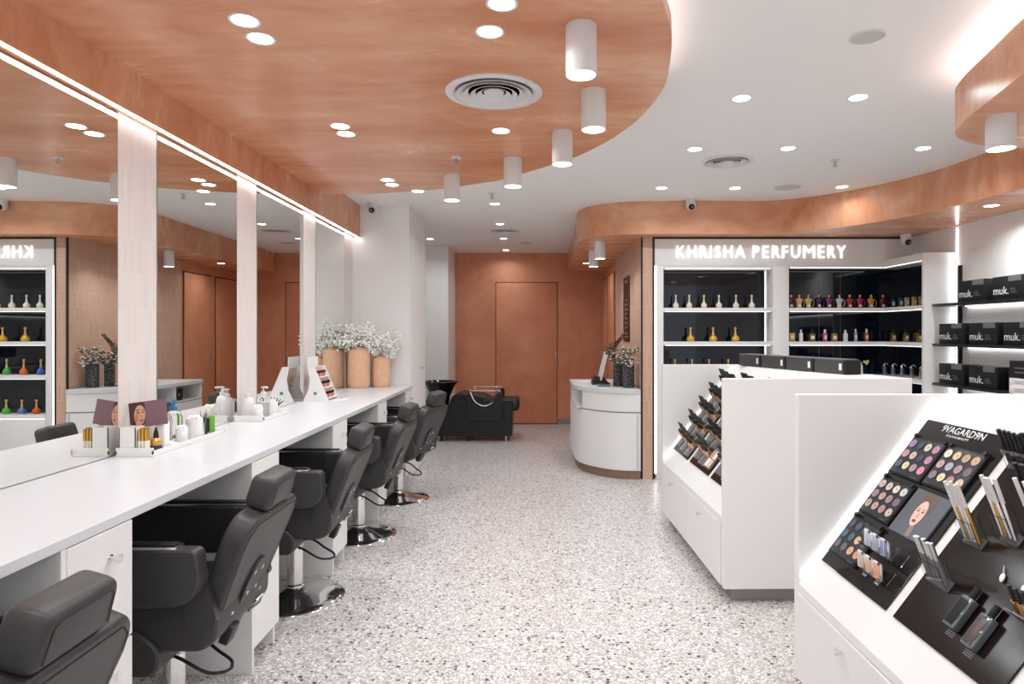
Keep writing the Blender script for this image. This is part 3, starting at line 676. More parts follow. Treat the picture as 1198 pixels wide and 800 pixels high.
# sloping tester stand
t = thing('tester_stand', 'white sloping stand with three rows of lip colours and a header card', 'display stand', (-1.655, 4.66, WT))
prof = [(0, 0), (.185, 0), (.185, .02), (.085, .25), (.03, .25), (.045, .18), (.04, .10), (.0, .02)]
for n_, a_ in (('side_panel', 0), ('side_panel', .23)):
    obj(n_, prism_axis(nb(), [(.0, 0), (.185, 0), (.183, .018), (.085, .25), (.035, .25), (.052, .16), (.04, .08)], a_, a_+.005, 'Y'), 'white', t, smooth=False)
obj('base', box(nb(), (.01, .005, 0), (.25, .23, .004)), 'white', t)
obj('header_card', box(nb(), (.036, -.004, .24), (.042, .205, .32)), 'paper', t)
cols = [srgb(186, 120, 116), srgb(214, 150, 130), srgb(150, 90, 100), srgb(226, 176, 146), srgb(196, 120, 130)]
for i in range(3):
    z0 = .02+i*.075; x0 = .178-(z0-.018)*.43
    s_ = obj('shelf', box(nb(), (x0-.045, .006, z0), (x0+.006, .229, z0+.004)), 'white', t)
    bk = obj('print_strip', box(nb(), (x0-.047, .006, z0), (x0-.044, .229, z0+.07)), mat('printed_pink', srgb(222, 182, 172), .5), t)
    for j in range(7):
        bm = nb(); cyl(bm, (x0-.02, .025+j*.030, z0+.004), .0065, .026, 12); c_ = obj('lip_colour', bm, mat('lip_%d' % (j % 5), cols[j % 5], .3), t)
        bm = nb(); cyl(bm, (x0-.02, .025+j*.030, z0+.0305), .0055, .02, 12); obj('cap', bm, 'seam', c_)
bm = nb(); cyl(bm, (.09, -.002, .06), .012, .002, 20, axis='Y'); obj('round_badge', bm, mat('teal_badge', srgb(90, 140, 140), .4), t)
t = thing('price_leaflet', 'white leaflet lying flat beside the sloping tester stand', 'leaflet', (-1.44, 4.72, WT), .12)
obj('sheet', box(nb(), (0, 0, 0), (.07, .2, .0012)), 'paper', t); obj('sheet_fold', box(nb(), (.0, 0, .0013), (.012, .2, .003)), 'tgrey', t)

# peach vases with white gypsophila
def vase(x, y, r, h, label, lab2, seed):
    t = thing('flower_vase', label, 'vase', (x, y, WT))
    pr = [(0, 0), (r*.86, 0), (r*.97, .018), (r, .05), (r, h*.84), (r*.93, h*.92), (r*.66, h*.965), (r*.42, h*.985), (r*.40, h), (r*.33, h), (r*.33, h*.9), (0, h*.88)]
    bm = nb(); seg = 72; lathe(bm, pr, seg=seg)
    for v in bm.verts:
        q = math.hypot(v.co.x, v.co.y)
        if q > r*.6 and .01 < v.co.z < h*.95:
            a = math.atan2(v.co.y, v.co.x); s = 1+.012*math.cos(a*36); v.co.x *= s; v.co.y *= s
    obj('body', bm, 'peach', t)
    f = thing('gypsophila_bunch', lab2, 'flowers', (x, y, WT+h*.9))
    rnd = random.Random(seed); st = nb(); bl = nb(); le = nb()
    ox = -.0
    for i in range(34):
        a = rnd.random()*2*PI; sp = (.03+.14*rnd.random()); hh = .06+.17*rnd.random()
        top = Vector((max(sp*math.cos(a)*.85, -.105 if x < -1.5 else -.25), sp*math.sin(a)*.8 if sp*math.sin(a) < 0 else sp*math.sin(a)*.35, hh))
        if y+top.y > 6.09: top.y = 6.09-y
        tube(st, [(0, 0, -.05), (top.x*.25, top.y*.25, hh*.45), tuple(top)], .0011, 5)
        for j in range(20):
            q = top+Vector((rnd.gauss(0, .028), rnd.gauss(0, .028), rnd.gauss(-.005, .03)))
            q.x = max(q.x, -1.675-x); q.y = min(q.y, 6.115-y)
            ball(bl, q, .0055+.0075*rnd.random(), 1)
            if j % 3 == 0: tube(st, [tuple(top*.8), tuple(q)], .0006, 4)
    o1 = obj('stem', st, 'stemg', f); o1['kind'] = 'stuff'
    o2 = obj('blossom', bl, 'petal', f); o2['kind'] = 'stuff'
vase(-1.575, 5.86, .098, .365, 'tall peach ribbed vase at the end of the worktop', 'cloud of white gypsophila in the tall peach vase', 5)
vase(-1.395, 5.965, .083, .285, 'shorter peach ribbed vase beside the column', 'cloud of white gypsophila in the shorter peach vase', 9)
# column door knob and small box in the recess
t = thing('wall_cupboard', 'flush white cupboard door with a small knob in the side of the column', 'cupboard', (-1.1695, 6.56, 0))
o_ = obj('door', box(nb(), (.0, -.40, .02), (.012, .40, 2.30), .001), 'wall', t)
bm = nb(); cyl(bm, (.012, .10, 1.02), .006, .02, 12, axis='X'); cyl(bm, (.03, .10, 1.02), .012, .007, 18, axis='X'); obj('knob', bm, 'steel', o_)

# ---------------------------------------------------------------- backwash unit
t = thing('backwash_chair', 'black hair-washing chair with basin before the terracotta back wall', 'hair wash chair', (-1.25, 8.2, 0))
bm = nb(); prism_axis(bm, [(.02, .07), (.98, .07), (.98, .52), (.24, .52), (.20, .40), (.02, .40)], .02, .62, 'Y'); obj('body', bm, 'bleather', t, bevel=.01)
bm = nb(); tmp = rounded([(.15, .36), (.20, .56), (.30, .61), (.62, .57), (.74, .50), (.74, .42)], [.05, .05, .06, .1, .04, .03]); prism_axis(bm, tmp, .06, .58, 'Y'); obj('backrest', bm, 'bleather', t, bevel=.015)
bm = nb(); box(bm, (.62, .06, .38), (1.07, .58, .53), .045, 4); obj('seat', bm, 'bleather', t)
for yy in (-.03, .56):
    bm = nb(); prism_axis(bm, rounded([(.42, .27), (.40, .58), (.44, .63), (.52, .44), (.70, .42), (.78, .60), (.84, .64), (.86, .60), (.86, .27)], [.05, .04, .03, .1, .1, .03, .03, .03, .05]), yy, yy+.11, 'Y'); a_ = obj('armrest', bm, 'bleather', t, bevel=.01)
    bm = nb(); tube(bm, catmull([(.45, yy+.055, .63), (.50, yy+.055, .52), (.58, yy+.055, .46), (.66, yy+.055, .455), (.74, yy+.055, .50), (.80, yy+.055, .585), (.83, yy+.055, .645)], 6), .011, 10); tube(bm, [(.44, yy+.055, .645), (.83, yy+.055, .645)], .010, 10); obj('arm_rail', bm, 'chrome', a_)
bm = nb(); lathe(bm, [(0, 0), (.10, 0), (.11, .03), (.13, .16), (.20, .30), (.235, .33), (.235, .345), (.205, .345), (.16, .25), (.09, .12), (0, .10)], c=(.03, .32, .40), seg=40); bs = obj('basin', bm, mat('black_ceramic', (.008, .008, .009), .08), t)
for x in (.08, .42, .90):
    bm = nb(); cyl(bm, (x, .08, 0), .018, .07, 16); cyl(bm, (x, .56, 0), .018, .07, 16); obj('foot', bm, 'steel' if x > .8 else 'black', t)
t = thing('tissue_box', 'small pink carton on a narrow white pedestal just behind the column', 'box', (-1.39, 7.30, .82)); obj('carton', box(nb(), (0, 0, 0), (.10, .09, .10), .003), mat('pink_carton', srgb(216, 178, 168), .6), t); obj('tissue', box(nb(), (.03, .02, .10), (.07, .07, .125), .008), 'petal', t)
t = thing('pedestal', 'narrow white pedestal partly hidden behind the farthest chair', 'pedestal', (-1.40, 7.28, 0)); obj('body', box(nb(), (0, 0, .06), (.13, .15, .80), .003), 'white', t); obj('top', box(nb(), (-.005, -.005, .80), (.135, .155, .82), .002), 'white', t); obj('plinth', box(nb(), (.01, .01, 0), (.12, .14, .06)), 'greym', t)
# ---------------------------------------------------------------- reception desk
DX, DY = 1.0, 6.10
t = thing('reception_desk', 'white curved-front reception desk with brown plinth beside the tiled wall', 'desk', (DX, DY, 0))
front = [(1.005, 6.085), (.90, 6.092), (.81, 6.115), (.72, 6.165), (.63, 6.245), (.54, 6.355), (.47, 6.49), (.435, 6.66), (.425, 6.85), (.425, 7.45)]
fr = catmull(front, 4)
def dpoly(path, inset, extra): 
    q = offset(path, -inset)
    return [(x-DX, y-DY) for x, y in q]+[(x-DX, y-DY) for x, y in extra]
back = [(1.005, 7.45)]
def clip(path): return [(min(x, 1.01), max(y, 6.08)) for x, y in path]
obj('plinth', prism(nb(), dpoly(clip(fr), .02, back), 0, .082), 'wood', t)
obj('lower_body', prism(nb(), dpoly(fr, 0, back), .084, .622), 'white', t)
obj('shadow_gap', prism(nb(), dpoly(fr, .008, back), .6225, .634), 'greym', t)
up = [p for p in fr if p[1] < 6.46]
obj('upper_body', prism(nb(), dpoly(up, 0, [(1.005, up[-1][1])]), .6345, .805), 'white', t)
bm = nb(); box(bm, (.80-DX, 6.47-DY, .6345), (1.005-DX, 7.45-DY, .805)); box(bm, (.43-DX, 6.90-DY, .6345), (.80-DX, 6.915-DY, .805)); box(bm, (.43-DX, 7.43-DY, .6345), (.80-DX, 7.45-DY, .805)); box(bm, (.43-DX, 6.47-DY, .6345), (.80-DX, 7.45-DY, .642))
obj('pigeonhole', bm, 'white', t)
obj('desk_top', prism(nb(), dpoly(clip(offset(fr, .012)), 0, [(1.005, 7.47)]), .8055, .846), 'work', t, bevel=.003)
obj('side_line', box(nb(), (.975-DX, 6.079-DY, .09), (.978-DX, 6.0835-DY, .62)), 'greym', t)
ZD = .8465
t = thing('card_machine_case', 'black case standing in the open pigeonhole of the reception desk', 'box', (.47, 6.96, .6425)); obj('case', box(nb(), (0, 0, 0), (.16, .16, .13), .006), 'cart', t); obj('latch', box(nb(), (-.003, .06, .05), (0, .10, .08), .001), 'steel', t)
t = thing('point_of_sale_screen', 'slim white-edged touch screen on a black stand on the reception desk', 'screen', (.735, 6.75, ZD))
bm = nb(); box(bm, (-.13, -.11, 0), (.05, .11, .02), .008); prism_axis(bm, [(-.13, .02), (.03, .02), (.0, .07), (-.10, .085)], -.09, .09, 'Y'); obj('stand', bm, 'black', t)
mt = Matrix.Translation((-.04, 0, .045)) @ Matrix.Rotation(math.radians(14), 4, 'Y')
bm = nb(); box(bm, (-.016, -.15, 0), (.0, .15, .29), .006); xform(bm, mt); s_ = obj('screen_frame', bm, 'whitem', t)
bm = nb(); box(bm, (-.0175, -.138, .015), (-.0162, .138, .278)); xform(bm, mt); obj('back_cover', bm, 'whitem', s_)
bm = nb(); box(bm, (.0002, -.138, .015), (.0015, .138, .278)); xform(bm, mt); obj('display', bm, 'gloss', s_)
t = thing('card_reader', 'small grey tray-like card reader left of the dark vases', 'card reader', (.70, 6.45, ZD)); obj('body', box(nb(), (-.06, -.05, 0), (.06, .06, .018), .005), 'lid', t); obj('keypad', box(nb(), (-.04, -.03, .0182), (.04, .03, .0205), .001), 'seam', t)
t = thing('leaflet', 'white leaflet with a violet line lying on the left end of the reception desk', 'leaflet', (.55, 6.95, ZD), .5); obj('sheet', box(nb(), (0, 0, 0), (.15, .21, .0012)), 'paper', t); obj('printed_line', box(nb(), (.02, .03, .0013), (.024, .18, .0016)), mat('violet_print', srgb(130, 120, 200), .6), t)
t = thing('pen', 'dark pen lying on the reception desk by the leaflet', 'pen', (.60, 6.62, ZD+.005), .9)
bm = nb(); cyl(bm, (0, 0, 0), .0045, .11, 10, axis='X'); obj('barrel', bm, 'navy', t); bm = nb(); cyl(bm, (.11, 0, 0), .0045, .014, 10, r2=.001, axis='X'); obj('tip', bm, 'steel', t)
def stone_vase(x, y, r, h, label, lab2, seed, lean, dark):
    t = thing('stone_vase', label, 'vase', (x, y, ZD))
    bm = nb(); lathe(bm, [(0, 0), (r*.97, 0), (r, .006), (r, h-.004), (r*.96, h), (r*.86, h), (r*.86, .02), (0, .02)], seg=40); obj('body', bm, 'dstone', t)
    f = thing('blossom_bunch', lab2, 'flowers', (x, y, ZD+h*.9)); rnd = random.Random(seed)
    st, pb, lf, dk = nb(), nb(), nb(), nb()
    for i in range(18):
        a = rnd.random()*2*PI; sp = .03+.09*rnd.random(); hh = .03+.12*rnd.random()
        top = Vector((sp*math.cos(a)+lean, sp*math.sin(a)-.01, hh))
        tube(st, [(0, 0, -.05), (top.x*.35, top.y*.35, hh*.55), tuple(top)], .0018, 5)
        for j in range(9):
            q = top+Vector((rnd.gauss(0, .018), rnd.gauss(0, .018), rnd.gauss(0, .018)))
            kind = rnd.random()
            if kind < (.62 if not dark else .35): ball(pb, q, .012, 1, (1, 1, .5))
            else: ball(lf, q, .013, 1, (1, .5, .8))
    if dark:
        for i in range(3):
            pth = catmull([(0, 0, 0), (-.05-.03*i, -.01, .12+.02*i), (-.02+.02*i, 0, .20+.03*i), (.0+.03*i, -.01, .24+.035*i)], 5); tube(st, pth, .0022, 5)
            for p in pth[4:]:
                for s in (-1, 1): ball(dk, Vector(p)+Vector((.012*s, .004, .006)), .009, 1, (1.3, .4, .7))
    o_ = obj('stem', st, 'twig', f); o_['kind'] = 'stuff'
    o_ = obj('blossom', pb, 'pinkpetal', f); o_['kind'] = 'stuff'
    o_ = obj('leaf', lf, 'leaf', f); o_['kind'] = 'stuff'
    if dark: o_ = obj('plum_leaf', dk, 'dleaf', f); o_['kind'] = 'stuff'
stone_vase(.925, 6.33, .058, .232, 'wider dark pitted stone vase at the right end of the reception desk', 'pale blossoms and dusty green leaves in the wider dark vase', 4, .005, False)
stone_vase(.838, 6.455, .046, .220, 'narrower dark pitted stone vase left of the wider one', 'pink-white blossoms with dark plum twigs in the narrower dark vase', 8, -.03, True)
# sign board on the tiled wall
t = thing('sign_board', 'tall narrow black price board with pale lines on the tiled corridor wall', 'sign', (1.0245, 6.90, 1.28))
obj('board', box(nb(), (-.008, 0, 0), (0, .44, .71), .001), mat('oxblood_board', srgb(44, 20, 20), .3), t)
bm = nb(); box(bm, (-.0095, .14, .645), (-.008, .30, .672)); 
for j, z_ in enumerate((.45, .40, .345, .30, .25, .20, .15, .09, .05)):
    box(bm, (-.0095, .22-.09-.02*(j % 3), z_), (-.008, .22+.09+.02*(j % 2), z_+.011))
obj('printed_line', bm, 'inkg', t)

# ---------------------------------------------------------------- perfume shelving
YF, YBK = YP, 6.34                      # front and back of the shelves
SZ = [1.614, 1.294, .975, .60]
def led_area(name, loc, sx, sy, rot, watts):
    ld = bpy.data.lights.new(name, 'AREA'); ld.shape = 'RECTANGLE'; ld.size = sx; ld.size_y = sy; ld.energy = watts; ld.color = (1, .97, .95); ld.spread = math.radians(150)
    lo = bpy.data.objects.new(name, ld); COL.objects.link(lo); lo.location = loc; lo.rotation_euler = rot
def bay(x0, x1, label, cornered):
    t = thing('perfume_cabinet', label, 'display cabinet', (x0, YF, 0))
    X = lambda x: x-x0; Y = lambda y: y-YF
    obj('base_cabinet', box(nb(), (0, 0.012, .08), (X(x1), .23, .565), .001), 'white', t)
    obj('plinth', box(nb(), (0, .04, 0), (X(x1), .23, .08)), 'greym', t)
    n = 2 if x1-x0 < 1.3 else 2
    for i in range(n):
        a, b = (x1-x0)*i/n, (x1-x0)*(i+1)/n
        d_ = obj('door', box(nb(), (a+.002, -.006, .085), (b-.002, .012, .56), .001), 'white', t)
        bm = nb(); cyl(bm, ((b-.06) if i == 0 else a+.06, -.024, .48), .009, .018, 16, axis='Y'); obj('knob', bm, 'steel', d_)
    obj('back_panel', box(nb(), (0, Y(YBK), .6), (X(x1), Y(YBK)+.012, 2.0)), 'dglass', t, smooth=False)
    return t
# left bay
B0, B1 = 1.227, 2.262
t = bay(B0, B1, 'left perfume cabinet with white and golden bottles under the glowing shop name', False)
for z in SZ:
    s_ = obj('shelf', box(nb(), (0, 0.001, z-.034), (B1-B0, .209, z), .001), 'white', t)
    obj('light_strip', box(nb(), (.02, .012, z-.038), (B1-B0-.02, .020, z-.0345)), 'leds', s_)
obj('top_board', box(nb(), (0, .001, 1.985), (B1-B0, .21, 2.01)), 'white', t)
obj('light_strip', box(nb(), (.02, .012, 1.980), (B1-B0-.02, .020, 1.9845)), 'leds', t)
for xx, n_ in ((1.160, 'side_panel'), (2.262, 'side_panel')):
    w_ = .067 if xx < 2 else .148
    obj(n_, box(nb(), (xx-B0, -.004, 0), (xx-B0+w_, .225, 2.01), .001), 'white', t)
obj('light_strip', box(nb(), (1.147-B0, .0, .05), (1.158-B0, .012, 2.25)), 'ledw', t)
obj('light_strip', box(nb(), (B1-B0-.006, .195, .62), (B1-B0-.001, .205, 1.98)), 'leds', t)
# right bay with its return along the right wall
C0, C1, XF = 2.41, 3.30, 3.31
t2 = bay(C0, C1, 'right perfume cabinet of dark glass turning the corner to the right wall', True)
obj('back_panel', box(nb(), (C1-C0+.0005, YBK-YF, .6), (3.553-C0, YBK-YF+.012, 2.0)), 'dglass', t2, smooth=False)
obj('back_panel', box(nb(), (3.554-C0, 5.53-YF, .6), (3.5655-C0, YBK-YF, 2.0)), 'dglass', t2, smooth=False)
for z in SZ:
    poly = [(0, .001), (XF-C0, .001), (XF-C0, 5.53-YF), (3.553-C0, 5.53-YF), (3.553-C0, .209), (0, .209)]
    s_ = obj('shelf', prism(nb(), poly, z-.034, z), 'white', t2)
    bm = nb(); box(bm, (.02, .012, z-.038), (XF-C0+.008, .020, z-.0345)); box(bm, (XF-C0+.01, 5.55-YF, z-.038), (XF-C0+.018, .02, z-.0345)); obj('light_strip', bm, 'leds', s_)
poly = [(0, .001), (XF-C0, .001), (XF-C0, 5.53-YF), (3.553-C0, 5.53-YF), (3.553-C0, .209), (0, .209)]
obj('top_board', prism(nb(), poly, 1.995, 2.06), 'white', t2)
bm = nb(); box(bm, (.02, .012, 1.99), (XF-C0, .020, 1.9945)); box(bm, (XF-C0+.01, 5.55-YF, 1.99), (XF-C0+.018, .02, 1.9945)); obj('light_strip', bm, 'leds', t2)
obj('end_panel', box(nb(), (XF-C0-.004, 5.50-YF, 0), (3.565-C0, 5.53-YF, 2.06), .001), 'white', t2)
obj('return_base', box(nb(), (XF-C0, 5.531-YF, 0), (3.565-C0, .21, .565)), 'white', t2)
for x_ in (958, 983, 1040):
    xx = (x_-CX)/(F/YBK); 
    if x_ < 1030: obj('panel_joint', box(nb(), (xx-C0-.002, YBK-YF-.002, .6), (xx-C0+.002, YBK-YF-.0002, 2.0)), 'lid', t2)
# fascia with the shop name
struct('trim_8', box(nb(), (1.142, YP-.005, 2.011), (XR, YP+.24, 2.262), .001), 'white')
struct('trim_9', box(nb(), (1.142, YP-.002, 2.2625), (XR, YP+.24, 2.2795)), 'reveal')
t = thing('illuminated_sign', 'glowing white shop-name letters on the fascia over the perfume shelves', 'sign', (1.348, YP-.006, 2.082))
name_ = 'KHRISHA PERFUMERY'
CAP = .118
glyphs = [None if c == ' ' else text_bm(c, 1, 0, .0 if c in 'MNS' else .011) for c in name_]
for c, g in zip(name_, glyphs):
    if c == 'M':
        for v in g.verts: v.co.x *= 1.22
natural = []
for g in glyphs:
    if g is None: natural.append(None); continue
    xs = [v.co.x for v in g.verts]; ys = [v.co.y for v in g.verts]
    natural.append((max(xs)-min(xs), max(ys)-min(ys)))
hmax = natural[0][1]; k_ = CAP/hmax*1.10
SPACE = .045
total = sum(w_[0]*k_ for w_ in natural if w_)+SPACE
gap = (1.598-total)/(len([w_ for w_ in natural if w_])-1)
if gap < .026:
    k_ *= (1.598-.026*15-SPACE)/(total-SPACE); gap = .026
kern = lambda a, b: (-.012 if a in 'KR' and b != ' ' else 0)-(.012 if b == 'Y' else 0)-(.008 if 'A' in (a, b) else 0)
pairs = [kern(a, b) for a, b in zip(name_, name_[1:])]+[0]
gap -= sum(pairs)/15
x_ = 0
for g, nt, kr in zip(glyphs, natural, pairs):
    if g is None: x_ += SPACE; continue
    for v in g.verts: v.co = Vector((v.co.x*k_+x_, v.co.y*CAP/nt[1], 0))
    rr = bmesh.ops.extrude_face_region(g, geom=g.faces[:])
    for q in rr['geom']:
        if isinstance(q, bmesh.types.BMVert): q.co.z += .012
    bmesh.ops.recalc_face_normals(g, faces=g.faces); xform(g, FRONT)
    obj('letter', g, 'sign', t, smooth=False)
    x_ += nt[0]*k_+gap+kr

# ---- bottles
GL = lambda n, c, r=.12: mat(n, c, r, coat=.4)
def long_neck(label, x, y, z, body, cap, s, group, first={}):
    key = (body.name, cap.name)
    if key not in first:
        t = thing('perfume_bottle', label, 'perfume bottle', (x, y, z), 0, group)
        bm = nb(); lathe(bm, [(0, 0), (.018, 0), (.026, .008), (.030, .024), (.026, .040), (.014, .054), (.009, .062)], seg=24); obj('body', bm, body, t)
        bm = nb(); lathe(bm, [(.0095, .060), (.007, .085), (.0055, .105), (.008, .112), (.010, .124), (.006, .130), (0, .131)], seg=20); obj('neck', bm, cap, t)
        first[key] = t
    else: t = dup(first[key], label, (x, y, z), group=group)
    t.scale = (s, s, s if s < 1.2 else 1.05)
    return t
pearl, goldb, cap_g = mat('pearl_glass', srgb(238, 228, 210), .25), mat('golden_glass', srgb(220, 176, 70), .22, .3), mat('pale_gold', srgb(226, 196, 130), .3, .6)
for i, px in enumerate((790.6, 806.3, 823.5, 841, 861, 879.4)):
    p = at(px, 360, 6.24); long_neck('slim pearl-white long-necked bottle on the top shelf of the left cabinet, '+ORD[i], p.x, 6.24, SZ[0]+.0005, pearl, pearl, .98, 'white long-necked perfume bottles')
for i, px in enumerate((807.8, 834.2, 860.2)):
    p = at(px, 400, 6.24); t = long_neck('bulbous golden bottle on the second shelf of the left cabinet, '+ORD[i], p.x, 6.24, SZ[1]+.0005, goldb, cap_g, 1.3, 'golden perfume bottles')
for i, (px, cn, c) in enumerate(((789.6, 'blue', (60, 90, 170)), (809.5, 'orange', (214, 110, 40)), (829.5, 'green', (80, 170, 70)), (852, 'red', (190, 50, 60)))):
    p = at(px, 438, 6.24); long_neck(cn+' bulbous bottle with gold neck on the third shelf, its tip above the display unit', p.x, 6.24, SZ[2]+.0005, GL('glass_'+cn, srgb(*c)), cap_g, 1.15, 'coloured perfume bottles on the third shelf')
for i, (x, cn, c) in enumerate(((1.40, 'amber', (206, 90, 40)), (1.54, 'slate blue', (90, 116, 170)), (1.69, 'leaf green', (100, 176, 70)), (1.85, 'violet', (120, 70, 150)))):
    long_neck(cn+' bottle on the lowest shelf, seen only in the nearest mirror', x, 6.24, SZ[3]+.0005, GL('glass_'+cn.replace(' ', '_'), srgb(*c)), cap_g, 1.25, 'coloured perfume bottles on the lowest shelf')
def bust(label, p, body, first={}):
    if body.name not in first:
        t = thing('perfume_bottle', label, 'perfume bottle', p, 0, 'bust-shaped perfume bottles')
        bm = nb(); lathe(bm, [(0, 0), (.022, 0), (.024, .004), (.021, .034), (.028, .062), (.036, .078), (.030, .090), (.012, .097), (.010, .102)], seg=24, sy=.55); obj('torso', bm, body, t)
        bm = nb(); ball(bm, (0, 0, .116), .013, 2, (.85, .85, 1.15)); cyl(bm, (0, 0, .098), .006, .010, 12); obj('head', bm, cap_g, t)
        bm = nb(); box(bm, (-.012, -.0150, .012), (.012, -.0125, .034), .001); obj('label_plate', bm, 'ink', t)
        bm = nb(); tube(bm, catmull([(.030, 0, .082), (.048, 0, .070), (.050, 0, .04), (.034, 0, .012)], 4), .003, 8); obj('arm', bm, body, t)
        first[body.name] = t; return t
    return dup(first[body.name], label, p)
busts = [(925.5, 'dark red', (96, 24, 36)), (935, 'peach', (222, 168, 120)), (946, 'straw gold', (206, 178, 120)), (958, 'midnight purple', (40, 26, 66)), (970, 'magenta purple', (128, 46, 120)), (982, 'clear white', (214, 214, 214)), (994, 'scarlet', (170, 36, 40)), (1006, 'crimson pink', (170, 30, 84)), (1019, 'amber orange', (206, 140, 40)), (1033, 'wine red', (104, 24, 34))]
for px, cn, c in busts:
    p = at(px, 358, 6.24); bust(cn+' bust-shaped bottle on the top shelf of the right cabinet', (p.x, 6.24, SZ[0]+.0005), GL('bust_'+cn.replace(' ', '_'), srgb(*c)))
def box_bottle(label, p, w_, d_, h, body, cap, group, capw=.5, capc=None):
    t = thing('perfume_bottle', label, 'perfume bottle', p, 0, group)
    bm = nb(); box(bm, (-w_/2, -d_/2, 0), (w_/2, d_/2, h*.72), .003); obj('body', bm, body, t)
    bm = nb(); cyl(bm, (0, 0, h*.72), min(w_, d_)*capw*.5, h*.28, 16); obj('cap', bm, cap, t)
    bm = nb(); box(bm, (-w_*.32, -d_/2-.0012, h*.2), (w_*.32, -d_/2-.0002, h*.5)); obj('label_plate', bm, capc or 'ink', t)
    return t
for px, cn, c, y in ((1044.5, 'small blue', (40, 80, 130), 6.24), (1053.5, 'small teal blue', (30, 96, 130), 6.1), (1061, 'small pale gold', (196, 176, 130), 6.0), (1069.5, 'small brass gold', (190, 160, 90), 5.9), (1077.5, 'small bronze', (170, 130, 90), 5.8)):
    p = at(px, 358, y); box_bottle(cn+' bottle on the top shelf at the corner of the right cabinet', (p.x, y, SZ[0]+.0005), .034, .03, .125, GL('small_'+cn.replace(' ', '_'), srgb(*c)), M['seam'], 'small bottles in the corner of the top shelf')
row2 = [(926.5, 'tall gold boxed', 'gold', .05, .115), (937, 'slim white', 'paper', .028, .115), (950, 'dark gold round', None, .052, .11), (965, 'white and magenta', None, .034, .115), (976, 'square golden brown', None, .050, .11), (989, 'pale silver white', 'paper', .032, .11), (1001, 'slim lilac', None, .024, .12), (1013.7, 'copper figure-shaped', None, .028, .12), (1045, 'rectangular gold, left', 'gold', .042, .115), (1060, 'rectangular gold, middle', 'gold', .042, .115), (1075.6, 'rectangular gold, right', 'gold', .042, .115)]
cc = {'dark gold round': (110, 84, 40), 'white and magenta': (190, 90, 130), 'square golden brown': (150, 110, 44), 'slim lilac': (176, 170, 206), 'copper figure-shaped': (170, 96, 76)}
for px, cn, mm, w_, h in row2:
    y = 6.24 if px < 1050 else (6.05 if px < 1070 else 5.85)
    p = at(px, 398, y); m_ = M[mm] if mm else GL('row_'+cn.replace(' ', '_').replace('-', '_'), srgb(*cc[cn]))
    box_bottle(cn.split(',')[0]+' bottle on the middle shelf of the right cabinet'+(','+cn.split(',')[1]+' of three' if ',' in cn else ''), (p.x, y, SZ[1]+.0005), w_, min(w_, .035), h, m_, M['black'] if 'gold' in cn else M['cream'], 'bottles on the middle shelf of the right cabinet', .6, 'cream')
for i, px in enumerate((988, 1007)):
    p = at(px, 437, 6.22); t = thing('perfume_bottle', 'white cylinder bottle with daisy cap on the third shelf, '+('left' if i == 0 else 'right')+' one', 'perfume bottle', (p.x, 6.22, SZ[2]+.0005), 0, 'daisy-capped bottles')
    bm = nb(); lathe(bm, [(0, 0), (.018, 0), (.02, .004), (.018, .09), (.009, .10), (.009, .12), (0, .12)], seg=20); obj('body', bm, 'cream', t)
    bm = nb()
    for cx_, cz_ in ((.035, .125), (.055, .11), (.065, .13)):
        for j in range(6): ball(bm, (cx_+.009*math.cos(j*PI/3), -.004, cz_+.009*math.sin(j*PI/3)), .0055, 1)
    obj('daisy', bm, mat('yellow_petal', srgb(226, 222, 150), .6), t)
    bm = nb(); tube(bm, [(.0, 0, .115), (.03, 0, .122), (.062, 0, .125)], .0015, 6); obj('stem', bm, 'leaf', t)
for i, px in enumerate((1035, 1045, 1055.5, 1067, 1078)):
    y = (6.24, 6.1, 5.98, 5.86, 5.72)[i]; p = at(px, 440, y)
    t = thing('perfume_bottle', 'chrome bottle with a ribbon-like top on the third shelf, '+ORD[i], 'perfume bottle', (p.x, y, SZ[2]+.0005), 0, 'chrome ribbon-topped bottles')
    bm = nb(); box(bm, (-.016, -.012, 0), (.016, .012, .075), .004); obj('body', bm, 'steel', t)
    bm = nb(); tube(bm, catmull([(-.018, 0, .085), (-.004, 0, .10), (.012, 0, .112), (.026, 0, .106), (.03, 0, .094)], 4), .005, 8); tube(bm, [(-.002, 0, .075), (-.002, 0, .10)], .006, 8); obj('cap', bm, 'chrome', t)

